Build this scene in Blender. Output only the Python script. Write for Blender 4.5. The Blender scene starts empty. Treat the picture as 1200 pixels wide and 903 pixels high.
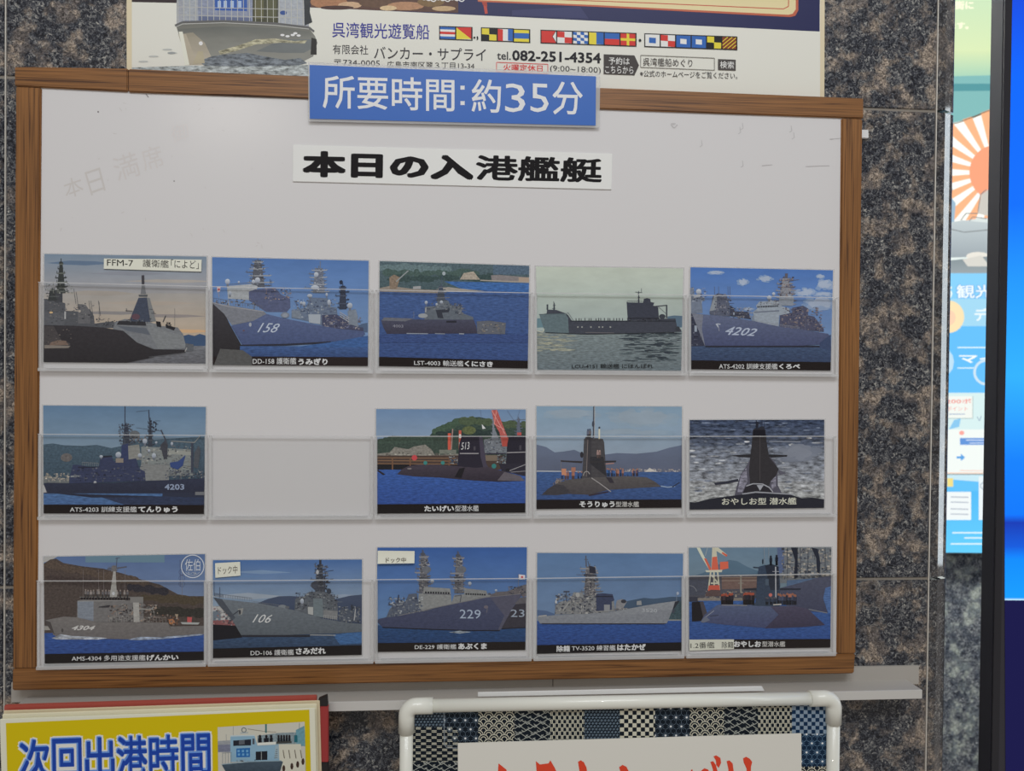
import bpy, bmesh, math, random
from mathutils import Vector, Matrix
from mathutils.geometry import tessellate_polygon
C = bpy.context.scene.collection
# ------------------------------------------------------------------ camera
F = 900.0
FRONT = -0.018                       # y of the front face of the whiteboard frame
ZC = 1.5                             # height of the board's centre
CAM = Vector((0.003, FRONT - 0.8235, ZC + 0.0084))
ROT = Matrix.Rotation(-0.0733, 3, 'Z') @ Matrix.Rotation(-0.012, 3, 'X') @ Matrix.Rotation(-0.010, 3, 'Y')
cd = bpy.data.cameras.new('camera'); cam = bpy.data.objects.new('camera', cd); C.objects.link(cam)
cd.sensor_width = 36; cd.lens = F / 1200 * 36; cd.clip_start = 0.02
M = Matrix((ROT.col[0], ROT.col[2], -ROT.col[1])).transposed().to_4x4()
cam.matrix_world = Matrix.Translation(CAM) @ M
cd.dof.use_dof = True; cd.dof.focus_distance = 0.84; cd.dof.aperture_fstop = 5.0
bpy.context.scene.camera = cam
# ------------------------------------------------------------------ world, lamps, exposure
vs = bpy.context.scene.view_settings
vs.view_transform = 'Standard'; vs.look = 'None'; vs.gamma = 1; vs.exposure = 0.0
bpy.context.scene.cycles.max_bounces = 8
bpy.context.scene.cycles.transparent_max_bounces = 16
w = bpy.data.worlds.new('room_glow'); bpy.context.scene.world = w; w.use_nodes = True
bg = w.node_tree.nodes['Background']; bg.inputs[0].default_value = (1.0, 0.92, 0.84, 1); bg.inputs[1].default_value = 0.30
def area(name, loc, target, size, power, col, shape='RECTANGLE', sy=None):
    l = bpy.data.lights.new(name, 'AREA'); l.shape = shape; l.size = size; l.size_y = sy or size
    l.energy = power; l.color = col
    o = bpy.data.objects.new(name, l); C.objects.link(o); o.location = loc
    o.rotation_euler = (Vector(target) - Vector(loc)).to_track_quat('-Z', 'Y').to_euler()
    return o
area('ceiling_panel_light', (0.12, -1.75, 3.15), (0.0, 0, 1.5), 1.9, 29.5, (0.90, 0.95, 1.0), sy=0.7)
area('back_wall_fill', (0.82, 0.22, 2.3), (0.9, 0.45, 1.1), 0.12, 32, (0.95, 1.0, 0.95))  # added unseen light that brightens the back wall
area('corner_streak_light', (2.75, -0.15, 1.66), (0.5, -0.05, 1.6), 0.42, 6.5, (0.82, 0.93, 1.0), sy=1.66)  # added unseen source, gives the corner tiles their bright streak
# small downlights further back in the hall
for x, y, z in ((-1.32, -3.3, 2.85), (-1.15, -3.1, 2.85), (-1.0, -3.2, 2.85), (0.1, -2.6, 3.1)):
    area('downlight', (x, y, z), (x, y, 0), 0.07, 2.0, (1.0, 0.93, 0.82), 'DISK')

# ------------------------------------------------------------------ helpers
def ray(px, py):
    return ROT @ Vector(((px - 600) / F, 1, (451.5 - py) / F))
def P(px, py, y=FRONT):
    d = ray(px, py); return CAM + d * ((y - CAM.y) / d.y)
def lin(c):
    return tuple((v / 255 / 12.92 if v / 255 <= 0.04045 else ((v / 255 + 0.055) / 1.055) ** 2.4) for v in c)
KW = 0.68                            # light that reaches the wall: turns a seen colour into a surface colour
def alb(c): return tuple(min(0.86, v / KW) for v in lin(c)) + (1.0,)
def new_mat(name):
    m = bpy.data.materials.new(name); m.use_nodes = True
    nt = m.node_tree; return m, nt, nt.nodes, nt.links, nt.nodes['Principled BSDF']
def simple(name, col, rough=0.5, spec=0.5, metal=0.0, coat=0.0, bump=0, bscale=200, vary=0.0):
    m, nt, N, L, b = new_mat(name)
    b.inputs['Base Color'].default_value = alb(col); b.inputs['Roughness'].default_value = rough
    b.inputs['Metallic'].default_value = metal; b.inputs['Specular IOR Level'].default_value = spec
    b.inputs['Coat Weight'].default_value = coat; b.inputs['Coat Roughness'].default_value = 0.06
    if bump or vary:
        tc = N.new('ShaderNodeTexCoord'); n = N.new('ShaderNodeTexNoise'); n.inputs['Scale'].default_value = bscale; n.inputs['Detail'].default_value = 4
        L.new(tc.outputs['Object'], n.inputs['Vector'])
        if bump:
            bp = N.new('ShaderNodeBump'); bp.inputs['Strength'].default_value = bump; bp.inputs['Distance'].default_value = 0.0005
            L.new(n.outputs[0], bp.inputs['Height']); L.new(bp.outputs[0], b.inputs['Normal'])
        if vary:
            r = N.new('ShaderNodeMapRange'); r.inputs['To Min'].default_value = 1 - vary; r.inputs['To Max'].default_value = 1 + vary
            mx = N.new('ShaderNodeVectorMath'); mx.operation = 'SCALE'; mx.inputs[0].default_value = alb(col)[:3]
            L.new(n.outputs[0], r.inputs[0]); L.new(r.outputs[0], mx.inputs['Scale']); L.new(mx.outputs[0], b.inputs['Base Color'])
    return m
def print_mat(name, sx, sz, amount, detail=3, rough=0.32, emit=0.0, contrast=1.0):
    m, nt, N, L, b = new_mat(name)
    a = N.new('ShaderNodeAttribute'); a.attribute_name = 'Col'
    out = a.outputs['Color']
    if amount:
        tc = N.new('ShaderNodeTexCoord'); mp = N.new('ShaderNodeMapping'); mp.inputs['Scale'].default_value = (sx, 1, sz)
        n = N.new('ShaderNodeTexNoise'); n.inputs['Scale'].default_value = 1; n.inputs['Detail'].default_value = detail; n.inputs['Roughness'].default_value = 0.65
        r = N.new('ShaderNodeMapRange'); r.inputs['From Min'].default_value = 0.5 - 0.25 / contrast; r.inputs['From Max'].default_value = 0.5 + 0.25 / contrast
        r.inputs['To Min'].default_value = 1 - amount; r.inputs['To Max'].default_value = 1 + amount
        v = N.new('ShaderNodeVectorMath'); v.operation = 'SCALE'
        L.new(tc.outputs['Object'], mp.inputs[0]); L.new(mp.outputs[0], n.inputs['Vector']); L.new(n.outputs[0], r.inputs[0])
        L.new(out, v.inputs[0]); L.new(r.outputs[0], v.inputs['Scale']); out = v.outputs[0]
    if emit:
        e = N.new('ShaderNodeEmission'); e.inputs[1].default_value = emit; L.new(out, e.inputs[0])
        g = N.new('ShaderNodeBsdfGlossy'); g.inputs['Roughness'].default_value = 0.15; g.inputs['Color'].default_value = (0.03, 0.03, 0.03, 1)
        ad = N.new('ShaderNodeAddShader'); L.new(e.outputs[0], ad.inputs[0]); L.new(g.outputs[0], ad.inputs[1])
        L.new(ad.outputs[0], N['Material Output'].inputs[0])
    else:
        L.new(out, b.inputs['Base Color']); b.inputs['Roughness'].default_value = rough; b.inputs['Specular IOR Level'].default_value = 0.15
    return m
PM = {'flat': print_mat('printed_ink', 1, 1, 0), 'sea': print_mat('printed_sea', 170, 800, 0.38, contrast=1.3), 'veg': print_mat('printed_foliage', 420, 520, 0.4, 4, contrast=1.2),
      'cloud': print_mat('printed_sky', 22, 60, 0.10), 'steel': print_mat('printed_ship_grey', 240, 420, 0.24, 6), 'grit': print_mat('printed_mast', 900, 1100, 0.5, 2), 'foam': print_mat('printed_foam', 110, 320, 0.75, 5, contrast=1.6)}
KEYS = list(PM)
EM = {'flat': print_mat('backlit_print', 1, 1, 0, emit=1.2)}
# wood grain
def wood(name, horizontal):
    m, nt, N, L, b = new_mat(name)
    tc = N.new('ShaderNodeTexCoord'); mp = N.new('ShaderNodeMapping'); mp.inputs['Scale'].default_value = (9, 60, 560) if horizontal else (560, 60, 9)
    n = N.new('ShaderNodeTexNoise'); n.inputs['Scale'].default_value = 1; n.inputs['Detail'].default_value = 4; n.inputs['Distortion'].default_value = 0.6
    L.new(tc.outputs['Object'], mp.inputs[0]); L.new(mp.outputs[0], n.inputs['Vector'])
    cr = N.new('ShaderNodeValToRGB'); e = cr.color_ramp.elements
    e[0].position = 0.34; e[0].color = alb((66, 38, 18)); e[1].position = 0.64; e[1].color = alb((128, 86, 45))
    x = e.new(0.43); x.color = alb((104, 68, 34))
    L.new(n.outputs[0], cr.inputs[0]); L.new(cr.outputs[0], b.inputs['Base Color']); b.inputs['Roughness'].default_value = 0.42
    bp = N.new('ShaderNodeBump'); bp.inputs['Strength'].default_value = 0.15; bp.inputs['Distance'].default_value = 0.0004; L.new(n.outputs[0], bp.inputs['Height']); L.new(bp.outputs[0], b.inputs['Normal'])
    return m
WOODH, WOODV = wood('wood_grain_along', True), wood('wood_grain_upright', False)
def granite(name, k=1.0, warm=1.0, rough=0.22):
    m, nt, N, L, b = new_mat(name)
    tc = N.new('ShaderNodeTexCoord')
    wn = N.new('ShaderNodeTexNoise'); wn.inputs['Scale'].default_value = 110; wn.inputs['Detail'].default_value = 2; L.new(tc.outputs['Object'], wn.inputs['Vector'])
    wv = N.new('ShaderNodeVectorMath'); wv.operation = 'MULTIPLY_ADD'; wv.inputs[1].default_value = (0.007, 0.007, 0.007)
    L.new(wn.outputs['Color'], wv.inputs[0]); L.new(tc.outputs['Object'], wv.inputs[2])
    def noise(s, d, r=0.6, dist=0.0):
        n = N.new('ShaderNodeTexNoise'); n.inputs['Scale'].default_value = s; n.inputs['Detail'].default_value = d; n.inputs['Roughness'].default_value = r; n.inputs['Distortion'].default_value = dist
        L.new(wv.outputs[0], n.inputs['Vector']); return n.outputs[0]
    def ramp(src, stops):
        cr = N.new('ShaderNodeValToRGB'); e = cr.color_ramp.elements
        e[0].position, e[0].color = stops[0]; e[1].position, e[1].color = stops[-1]
        for p, c in stops[1:-1]:
            q = e.new(p); q.color = c
        L.new(src, cr.inputs[0]); return cr.outputs[0]
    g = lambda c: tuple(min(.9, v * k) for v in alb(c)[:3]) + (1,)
    fine = ramp(noise(300, 6, 0.8, 1.0), [(0.40, g((12, 14, 20))), (0.49, g((44, 47, 56))), (0.56, g((98, 99, 100))), (0.66, g((182, 178, 168)))])
    brown = ramp(noise(330, 5, 0.8, 1.2), [(0.38, g((44, 40, 38))), (0.49, g((112, 101, 91) if warm else (104, 108, 102))), (0.62, g((180, 166, 151) if warm else (168, 170, 160)))])
    mask = ramp(noise(36, 4, 0.62), [(0.49, (0, 0, 0, 1)), (0.60, (1, 1, 1, 1))])
    dark = ramp(noise(62, 4, 0.65), [(0.46, (1, 1, 1, 1)), (0.52, (0, 0, 0, 1))])
    mx = N.new('ShaderNodeMix'); mx.data_type = 'RGBA'; L.new(mask, mx.inputs[0]); L.new(fine, mx.inputs[6]); L.new(brown, mx.inputs[7])
    m2 = N.new('ShaderNodeMix'); m2.data_type = 'RGBA'; m2.blend_type = 'MULTIPLY'; m2.inputs[7].default_value = (0.34, 0.38, 0.48, 1)
    sc = N.new('ShaderNodeMath'); sc.operation = 'MULTIPLY'; sc.inputs[1].default_value = 0.8; L.new(dark, sc.inputs[0]); L.new(sc.outputs[0], m2.inputs[0]); L.new(mx.outputs[2], m2.inputs[6])
    L.new(m2.outputs[2], b.inputs['Base Color']); b.inputs['Roughness'].default_value = rough
    return m
GRAN = granite('polished_granite'); GRANL = granite('lit_granite', 2.7, warm=0, rough=0.4)  # lit_granite: back wall copy, its light put into the brighter colour
CORNERG = granite('corner_granite', 0.75, rough=0.06); CORNERG.node_tree.nodes['Principled BSDF'].inputs['Coat Weight'].default_value = 1.0
def clear(name, tint, refl=1.0, mixw=0.0, wcol=(200, 200, 198)):
    m, nt, N, L, b = new_mat(name)
    t = N.new('ShaderNodeBsdfTransparent'); t.inputs[0].default_value = (*tint, 1)
    g = N.new('ShaderNodeBsdfGlossy'); g.inputs['Roughness'].default_value = 0.03
    fr = N.new('ShaderNodeFresnel'); fr.inputs[0].default_value = 1.45
    ge = N.new('ShaderNodeNewGeometry'); fb = N.new('ShaderNodeMath'); fb.operation = 'SUBTRACT'; fb.use_clamp = True; L.new(fr.outputs[0], fb.inputs[0]); L.new(ge.outputs['Backfacing'], fb.inputs[1])
    mx = N.new('ShaderNodeMixShader'); L.new(fb.outputs[0], mx.inputs[0]); L.new(t.outputs[0], mx.inputs[1]); L.new(g.outputs[0], mx.inputs[2])
    out = mx.outputs[0]
    if mixw:
        d = N.new('ShaderNodeBsdfDiffuse'); d.inputs[0].default_value = alb(wcol)
        m2 = N.new('ShaderNodeMixShader'); m2.inputs[0].default_value = mixw; L.new(out, m2.inputs[1]); L.new(d.outputs[0], m2.inputs[2]); out = m2.outputs[0]
    L.new(out, N['Material Output'].inputs[0]); return m
ACR = clear('clear_acrylic', (0.985, 0.987, 0.987)); EDGE = clear('acrylic_edge', (0.93, 0.93, 0.93), mixw=0.42, wcol=(222, 218, 214)); EDGED = clear('acrylic_side', (0.96, 0.96, 0.96), mixw=0.4, wcol=(214, 210, 208))
FILM = clear('laminate_film_margin', (0.95, 0.95, 0.95), mixw=0.35, wcol=(214, 210, 204))

def tag(o, label=None, cat=None, group=None, kind=None):
    if label: o['label'] = label
    if cat: o['category'] = cat
    if group: o['group'] = group
    if kind: o['kind'] = kind
    return o
def empty(name, loc):
    o = bpy.data.objects.new(name, None); C.objects.link(o); o.location = loc; o.empty_display_size = 0.02; return o
def link(name, me, mats, parent=None, loc=(0, 0, 0)):
    o = bpy.data.objects.new(name, me)
    for m in mats: me.materials.append(m)
    C.objects.link(o); o.parent = parent; o.location = loc
    return o
def org(parent):
    return Vector(parent.location) if parent else Vector((0, 0, 0))
def slab(name, quad, yf, yb, mat, parent=None, bevel=0.0, seg=2, world=False):
    """box whose front face is the quadrilateral seen at the given pixels (TL,TR,BR,BL) on plane yf"""
    o0 = org(parent)
    f = [(q if world else P(q[0], q[1], yf)) for q in quad]
    bm = bmesh.new(); vf = [bm.verts.new(Vector((p[0], yf, p[2])) - o0) for p in f]; vb = [bm.verts.new(Vector((p[0], yb, p[2])) - o0) for p in f]
    bm.faces.new(vf); bm.faces.new(vb[::-1])
    for i in range(4): bm.faces.new((vf[i], vb[i], vb[(i + 1) % 4], vf[(i + 1) % 4]))
    bmesh.ops.recalc_face_normals(bm, faces=bm.faces)
    if bevel: bmesh.ops.bevel(bm, geom=bm.edges[:], offset=bevel, segments=seg, affect='EDGES', clamp_overlap=True)
    me = bpy.data.meshes.new(name); bm.to_mesh(me); bm.free()
    if bevel:
        for p in me.polygons: p.use_smooth = False
    return link(name, me, [mat], parent)
def bxs(name, boxes, mat, parent=None, bevel=0.0):
    o0 = org(parent); bm = bmesh.new()
    for (x0, y0, z0, x1, y1, z1) in boxes:
        g = bmesh.ops.create_cube(bm, size=1)['verts']
        for v in g: v.co = Vector(((x0 + x1) / 2 + v.co.x * (x1 - x0), (y0 + y1) / 2 + v.co.y * (y1 - y0), (z0 + z1) / 2 + v.co.z * (z1 - z0))) - o0
    if bevel: bmesh.ops.bevel(bm, geom=bm.edges[:], offset=bevel, segments=2, affect='EDGES', clamp_overlap=True)
    me = bpy.data.meshes.new(name); bm.to_mesh(me); bm.free(); return link(name, me, [mat], parent)

TC = {}
def glyphs(s, shear=0.0, res=2):
    k = (s, shear, res)
    if k not in TC:
        cu = bpy.data.curves.new('t', 'FONT'); cu.body = s; cu.resolution_u = res; cu.shear = shear
        o = bpy.data.objects.new('t', cu); me = o.to_mesh()
        vs_ = [(v.co.x, v.co.y) for v in me.vertices]; fs = [tuple(p.vertices) for p in me.polygons]
        x0 = min(v[0] for v in vs_); x1 = max(v[0] for v in vs_); y0 = min(v[1] for v in vs_); y1 = max(v[1] for v in vs_)
        TC[k] = ([((a - x0) / (x1 - x0), (c - y0) / (y1 - y0)) for a, c in vs_], fs, x1 - x0, y1 - y0)
        o.to_mesh_clear(); bpy.data.objects.remove(o); bpy.data.curves.remove(cu)
    return TC[k]
EPS = 4e-6
class Pic:
    gain = 1.0; fade = 0.0; inc = 0.15
    """flat print on a plane: coloured shapes given in the pixels of one enlarged crop of the photograph"""
    def __init__(s, crop, plane, quad=None, emit=False):
        s.c = crop; s.y = plane; s.n = 0; s.v = []; s.col = []; s.f = []; s.m = []; s.emit = emit; s.quad = quad; s.rnd = random.Random(7)
        s.cache = {}
    def w(s, x, y):
        return (s.c[0] + x * s.c[2], s.c[1] + y * s.c[2], s.n)
    def colr(s, c):
        if s.emit: return lin(c) + (1.0,)
        a = alb(c); g = a[0] * .3 + a[1] * .5 + a[2] * .2; k = s.fade
        return tuple(min(.86, s.gain * (v * (1 - k) + g * k)) for v in a[:3]) + (1.0,)
    def clip(s, poly):
        if not s.quad: return poly
        q = s.quad; n = len(q)
        for i in range(n):
            a, b = q[i], q[(i + 1) % n]; out = []
            side = lambda p: (b[0] - a[0]) * (p[1] - a[1]) - (b[1] - a[1]) * (p[0] - a[0])
            for j in range(len(poly)):
                p, r = poly[j], poly[(j + 1) % len(poly)]; sp, sr = side(p), side(r)
                if sp >= 0: out.append(p)
                if (sp >= 0) != (sr >= 0):
                    t = sp / (sp - sr); out.append((p[0] + t * (r[0] - p[0]), p[1] + t * (r[1] - p[1])))
            poly = out
            if len(poly) < 3: return []
        return poly
    def Q(s, pts, c, mat='flat', c2=None, same=False):
        """polygon; c2 = colour at its bottom"""
        s.n += s.inc if same else 1
        ys = [p[1] for p in pts]; y0, y1 = min(ys), max(ys)
        tri = [(0, 1, 2, 3)] if len(pts) == 4 and s.convex(pts) else tessellate_polygon([[Vector((p[0], p[1], 0)) for p in pts]])
        for t in tri:
            pl = [tuple(pts[i]) for i in t]; pl = s.clip(pl)
            if len(pl) < 3: continue
            b = len(s.v)
            for p in pl:
                s.v.append(s.w(*p))
                if c2:
                    k = (p[1] - y0) / max(1e-6, y1 - y0); s.col.append(s.colr(tuple(c[i] * (1 - k) + c2[i] * k for i in range(3))))
                else: s.col.append(s.colr(c))
            s.f.append(tuple(range(b, b + len(pl)))); s.m.append(0 if s.emit else KEYS.index(mat))
    def convex(s, p):
        z = []
        for i in range(4):
            a, b, c = p[i], p[(i + 1) % 4], p[(i + 2) % 4]; z.append((b[0] - a[0]) * (c[1] - b[1]) - (b[1] - a[1]) * (c[0] - b[0]))
        return all(v >= 0 for v in z) or all(v <= 0 for v in z)
    def R(s, x0, y0, x1, y1, c, mat='flat', c2=None, same=False): s.Q([(x0, y0), (x1, y0), (x1, y1), (x0, y1)], c, mat, c2, same)
    def L(s, pts, wd, c, mat='flat', same=False):
        if not same: s.n += 1
        for (a, b) in zip(pts, pts[1:]):
            dx, dy = b[0] - a[0], b[1] - a[1]; l = math.hypot(dx, dy) or 1; nx, ny = -dy / l * wd / 2, dx / l * wd / 2
            s.Q([(a[0] + nx, a[1] + ny), (b[0] + nx, b[1] + ny), (b[0] - nx, b[1] - ny), (a[0] - nx, a[1] - ny)], c, mat, same=True)
    def E(s, x, y, rx, ry, c, n=12, mat='flat', same=False, c2=None):
        s.Q([(x + rx * math.cos(6.28318 * i / n), y + ry * math.sin(6.28318 * i / n)) for i in range(n)], c, mat, same=same, c2=c2)
    def ring(s, x, y, r, wd, c, a0=0, a1=360, n=24, sy=1.0):
        s.L([(x + r * math.cos(math.radians(a0 + (a1 - a0) * i / n)), y + sy * r * math.sin(math.radians(a0 + (a1 - a0) * i / n))) for i in range(n + 1)], wd, c)
    def T(s, txt, quad, c, off=0.0, shear=0.0, res=2):
        """text stretched to a box (x0,y0,x1,y1[,rise at the right end]) or to four corners TL,TR,BR,BL"""
        if len(quad) != 4 or not hasattr(quad[0], '__len__'):
            x0, y0, x1, y1 = quad[:4]; d = quad[4] if len(quad) > 4 else 0
            quad = [(x0, y0), (x1, y0 + d), (x1, y1 + d), (x0, y1)]
        tl, tr, br, bl = quad; V, Fs, we, he = glyphs(txt, shear, res); cc = s.colr(c); off = max(0.0, off)
        su, sv = off / we, off / he; sh = [(0, 0)] if off < 0.003 else ([(-1, -1), (1, 1), (-1, 1), (1, -1)] if off < 0.02 else [(-1, -1), (1, 1), (-1, 1), (1, -1), (0, 1.2), (1.2, 0), (0, -1.2), (-1.2, 0)] + ([(0, 0)] if off > 0.05 else []))
        for dx, dy in sh:
            s.n += .5; b = len(s.v)
            for u, v in V:
                u = su + u * (1 - 2 * su) + dx * su; v = sv + v * (1 - 2 * sv) + dy * sv
                x = (tl[0] * (1 - u) + tr[0] * u) * v + (bl[0] * (1 - u) + br[0] * u) * (1 - v); y = (tl[1] * (1 - u) + tr[1] * u) * v + (bl[1] * (1 - u) + br[1] * u) * (1 - v)
                s.v.append(s.w(x, y)); s.col.append(cc)
            for f in Fs: s.f.append(tuple(b + i for i in f)); s.m.append(0)
    def clut(s, x0, y0, x1, y1, n, cols, lo=5, hi=22, mat='flat', seed=None, slope=0.0):
        """small deck fittings"""
        r = random.Random(seed if seed is not None else int(x0 * 31 + y0)); s.n += 1; tiny = hi < 3
        if not tiny: n = int(n * 1.9); lo *= .5; hi *= .62
        for i in range(n):
            x = r.uniform(x0, x1); y = r.uniform(y0, y1) + slope * (x - x0); a = r.uniform(lo, hi); b = r.uniform(lo, hi) * 0.7
            if not tiny and i % 4 == 0: a, b = (a * 2.4, 2.2) if r.random() < .5 else (2.2, b * 3.0)
            c = r.choice(cols); k = r.uniform(.82, 1.16); c = tuple(min(255, v * k) for v in c)
            s.Q([(x, y), (x + a, y + r.uniform(-2, 2) * (0 if tiny else .6)), (x + a, y + b), (x, y + b)], c, mat, same=True)
    def cloud(s, x, y, a, b, c, sky=(90, 124, 170), n=26, seed=1):
        r = random.Random(seed + int(x)); s.n += 1
        for p_ in range(3):
            k = (.3, .6, .95)[p_]; f = (1.0, .8, .55)[p_]; cc = tuple(sky[i] * (1 - k) + c[i] * k for i in range(3))
            for i in range(n):
                t = r.uniform(-1, 1); s.E(x + t * a * f, y + r.uniform(-1, 1) * b * f * (1 - t * t * .7) + (0 if p_ == 0 else -b * .1), a * r.uniform(.12, .3), b * r.uniform(.15, .34), cc, 7, 'cloud', same=True)
    def mast(s, x, yt, yb, wt, wb, c, tiers=5, c2=None, lean=0):
        s.Q([(x - wt + lean, yt), (x + wt + lean, yt), (x + wb, yb), (x - wb, yb)], c, 'grit')
        r = random.Random(int(x + yt)); s.n += 1
        for i in range(tiers):
            k = (i + 0.5) / tiers; yy = yt + (yb - yt) * k; ww = (wt + (wb - wt) * k) * r.uniform(1.4, 2.3); xx = x + lean * (1 - k) + r.uniform(-.3, .3) * ww
            s.Q([(xx - ww, yy), (xx + ww, yy - 3), (xx + ww * .8, yy + (yb - yt) * .035), (xx - ww * .8, yy + (yb - yt) * .035)], c if i % 2 else (c2 or c), same=True)
            s.L([(xx - ww * .8, yy), (xx - ww * .8, yy - (yb - yt) * .06)], 4, c, same=True)
            s.L([(xx + ww * .7, yy), (xx + ww * .7, yy - (yb - yt) * .05)], 4, c, same=True)
        s.L([(x + lean, yt - (yb - yt) * .1), (x + lean, yt)], 5, c)
    def people(s, x0, x1, y, n, h, cols, head=(60, 45, 42)):
        r = random.Random(int(x0 + n)); s.n += 1
        for i in range(n):
            x = x0 + (x1 - x0) * (i + r.uniform(.1, .9)) / n; c = r.choice(cols); k = r.uniform(.8, 1.15); c = tuple(v * k for v in c); hh = h * r.uniform(.88, 1.05)
            s.Q([(x - h * .1, y - hh * .45), (x + h * .1, y - hh * .45), (x + h * .09, y), (x - h * .09, y)], tuple(v * .55 for v in c), same=True)
            s.Q([(x - h * .12, y - hh * .78), (x + h * .12, y - hh * .78), (x + h * .13, y - hh * .4), (x - h * .13, y - hh * .4)], c, same=True)
            s.E(x, y - hh * .89, h * .1, h * .12, head, 6, same=True)
    def resolve(s):
        s.eps = min(EPS, 0.0006 / max(1, s.n)); s.v = [P(x, y, s.y - k * s.eps) for x, y, k in s.v]; s.done = True
    def build(s, name, parent=None, world_loc=None):
        if not getattr(s, 'done', False): s.resolve()
        o0 = org(parent)
        me = bpy.data.meshes.new(name); me.from_pydata([v - o0 for v in s.v], [], s.f)
        a = me.color_attributes.new('Col', 'FLOAT_COLOR', 'POINT'); a.data.foreach_set('color', [x for c in s.col for x in c])
        o = link(name, me, list((EM if s.emit else PM).values()), parent)
        me.polygons.foreach_set('material_index', s.m)
        return o
# ================================================================== SETTING
jt, jb = P(1052, 128.5, 0).z, P(1052, 678, 0).z
hx0, hx1 = P(5.5, 300, 0).x, P(1093.3, 400, 0).x
HT = jt - jb; G = 0.0012
grout = simple('joint_filler', (120, 114, 106), 0.9)
wall = bxs('wall_front', [(hx0 - 0.9, 0.0014, 0.4, hx1, 0.45, 2.9)], grout); tag(wall, kind='structure')
xm = hx0 + (hx1 - hx0) * 0.52
def tile(x0, x1, z0, z1, name='stone_tile', par=wall):
    o = bxs(name, [(x0 + G, 0.0, z0 + G * 1.3, x1 - G, 0.012, z1 - G * 1.3)], GRAN, par, 0.0007)
    return o
for r_ in range(-1, 4):
    z0 = jb - HT + r_ * HT
    for a, b_ in ((hx0 - 0.56, hx0), (hx0, xm), (xm, hx1)): tile(a, b_, z0, z0 + HT)
# rounded corner pieces at the right edge of the wall
X2 = P(1112, 450, 0.0075).x; RAD = X2 - hx1 - 0.0008
def corner(z0, z1):
    bm = bmesh.new(); ring = []
    xc = P(1102.5, 450, 0).x; xd = P(1109, 450, 0.004).x; dy = (xd - xc) * math.tan(math.radians(27))
    pts = [(hx1 + 0.0008, 0.02), (hx1 + 0.0008, 0.0005), (hx1 + 0.0012, 0.0), (xc - 0.001, 0.0), (xc, 0.0002), (xd, dy + 0.0002), (xd + (X2 - xd) * .6, dy + 0.0012), (X2, dy + 0.003), (X2, 0.05), (hx1 + 0.004, 0.05)]
    lo = [bm.verts.new((x, y, z0 + G * 1.3)) for x, y in pts]; hi = [bm.verts.new((x, y, z1 - G * 1.3)) for x, y in pts]
    n = len(pts)
    for i in range(n): bm.faces.new((lo[i], lo[(i + 1) % n], hi[(i + 1) % n], hi[i]))
    bm.faces.new(lo[::-1]); bm.faces.new(hi); bmesh.ops.recalc_face_normals(bm, faces=bm.faces)
    me = bpy.data.meshes.new('corner_tile'); bm.to_mesh(me); bm.free()
    link('corner_tile', me, [CORNERG], wall)
for r_ in range(-1, 4): corner(jb - HT + r_ * HT, jb + r_ * HT)
bxs('joint_strip', [(hx1 - 0.0004, 0.0002, 0.45, hx1 + 0.0006, 0.004, 2.85), (hx0 - 0.0004, 0.0004, 0.45, hx0 + 0.0004, 0.004, 2.85)], simple('light_sealant', (190, 186, 178), 0.5), wall)
ws = bxs('wall_return', [(X2 - 0.02, 0.05, 0.4, X2, 0.45, 2.9)], GRAN); tag(ws, kind='structure')
BACK = 0.45
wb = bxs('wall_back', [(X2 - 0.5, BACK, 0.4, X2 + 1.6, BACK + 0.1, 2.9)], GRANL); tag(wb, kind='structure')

# ================================================================== WHITEBOARD
bz = P(508, 800, FRONT)
white = simple('whiteboard_enamel', (191, 189, 189), 0.2, 0.5)
wbd = empty('whiteboard', (bz.x, -0.002, bz.z)); tag(wbd, 'white board with brown woodgrain frame hung on the granite wall, carrying ship photographs', 'whiteboard')
BF = -0.0155
slab('board_surface', [(42, 97), (995, 130), (990, 775), (38, 790)], BF, -0.004, white, wbd)
slab('frame_rail', [(17, 78), (149.6, 80), (149.6, 107), (17, 100.5)], FRONT, -0.002, WOODH, wbd, 0.0009)
slab('frame_rail', [(150.3, 80.5), (1012, 115), (1012, 138.5), (150.3, 107.5)], FRONT, -0.002, WOODH, wbd, 0.0009)
slab('frame_rail', [(14.5, 783.5), (1002.5, 766), (1001, 789), (14, 809)], FRONT, -0.002, WOODH, wbd, 0.0012)
slab('frame_stile', [(18.2, 100.8), (48, 102.5), (42.5, 783), (14.5, 783.2)], FRONT + 0.0004, -0.002, WOODV, wbd, 0.0012)
slab('frame_stile', [(986.5, 138.2), (1011, 139), (1003, 765.8), (981, 766)], FRONT + 0.0004, -0.002, WOODV, wbd, 0.0012)
p = Pic((0, 0, 1), BF - 0.00003)
ink = (180, 176, 173)
p.T('本', [(73, 212), (94, 205), (99, 226), (78, 234)], ink, -0.012); p.T('日', [(99, 202), (117, 196), (124, 223), (107, 229)], ink, -0.012)
p.T('満', [(130, 186), (158, 176), (166, 205), (138, 213)], (184, 180, 178), -0.012); p.T('席', [(163, 176), (186, 168), (194, 194), (170, 201)], (186, 182, 180), -0.012); p.T('御', [(199, 148), (219, 143), (222, 163), (202, 168)], (190, 186, 185), -0.012)
r = random.Random(3)
for i in range(26):
    x, y = r.uniform(60, 340), r.uniform(115, 290); p.L([(x, y), (x + r.uniform(-3, 4), y + r.uniform(-2, 4))], .6, (178, 174, 172))
p.E(115, 131, 1, 1, (110, 105, 105)); p.L([(171, 110), (174, 114)], 1, (120, 115, 115)); p.E(204, 212, .8, .8, (130, 125, 125))
for x, y in ((865, 157), (868, 152), (925, 155), (928, 163), (820, 172), (868, 196)): p.L([(x, y), (x + 3, y - 2), (x + 2, y - 8)], .7, (168, 166, 166))
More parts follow.
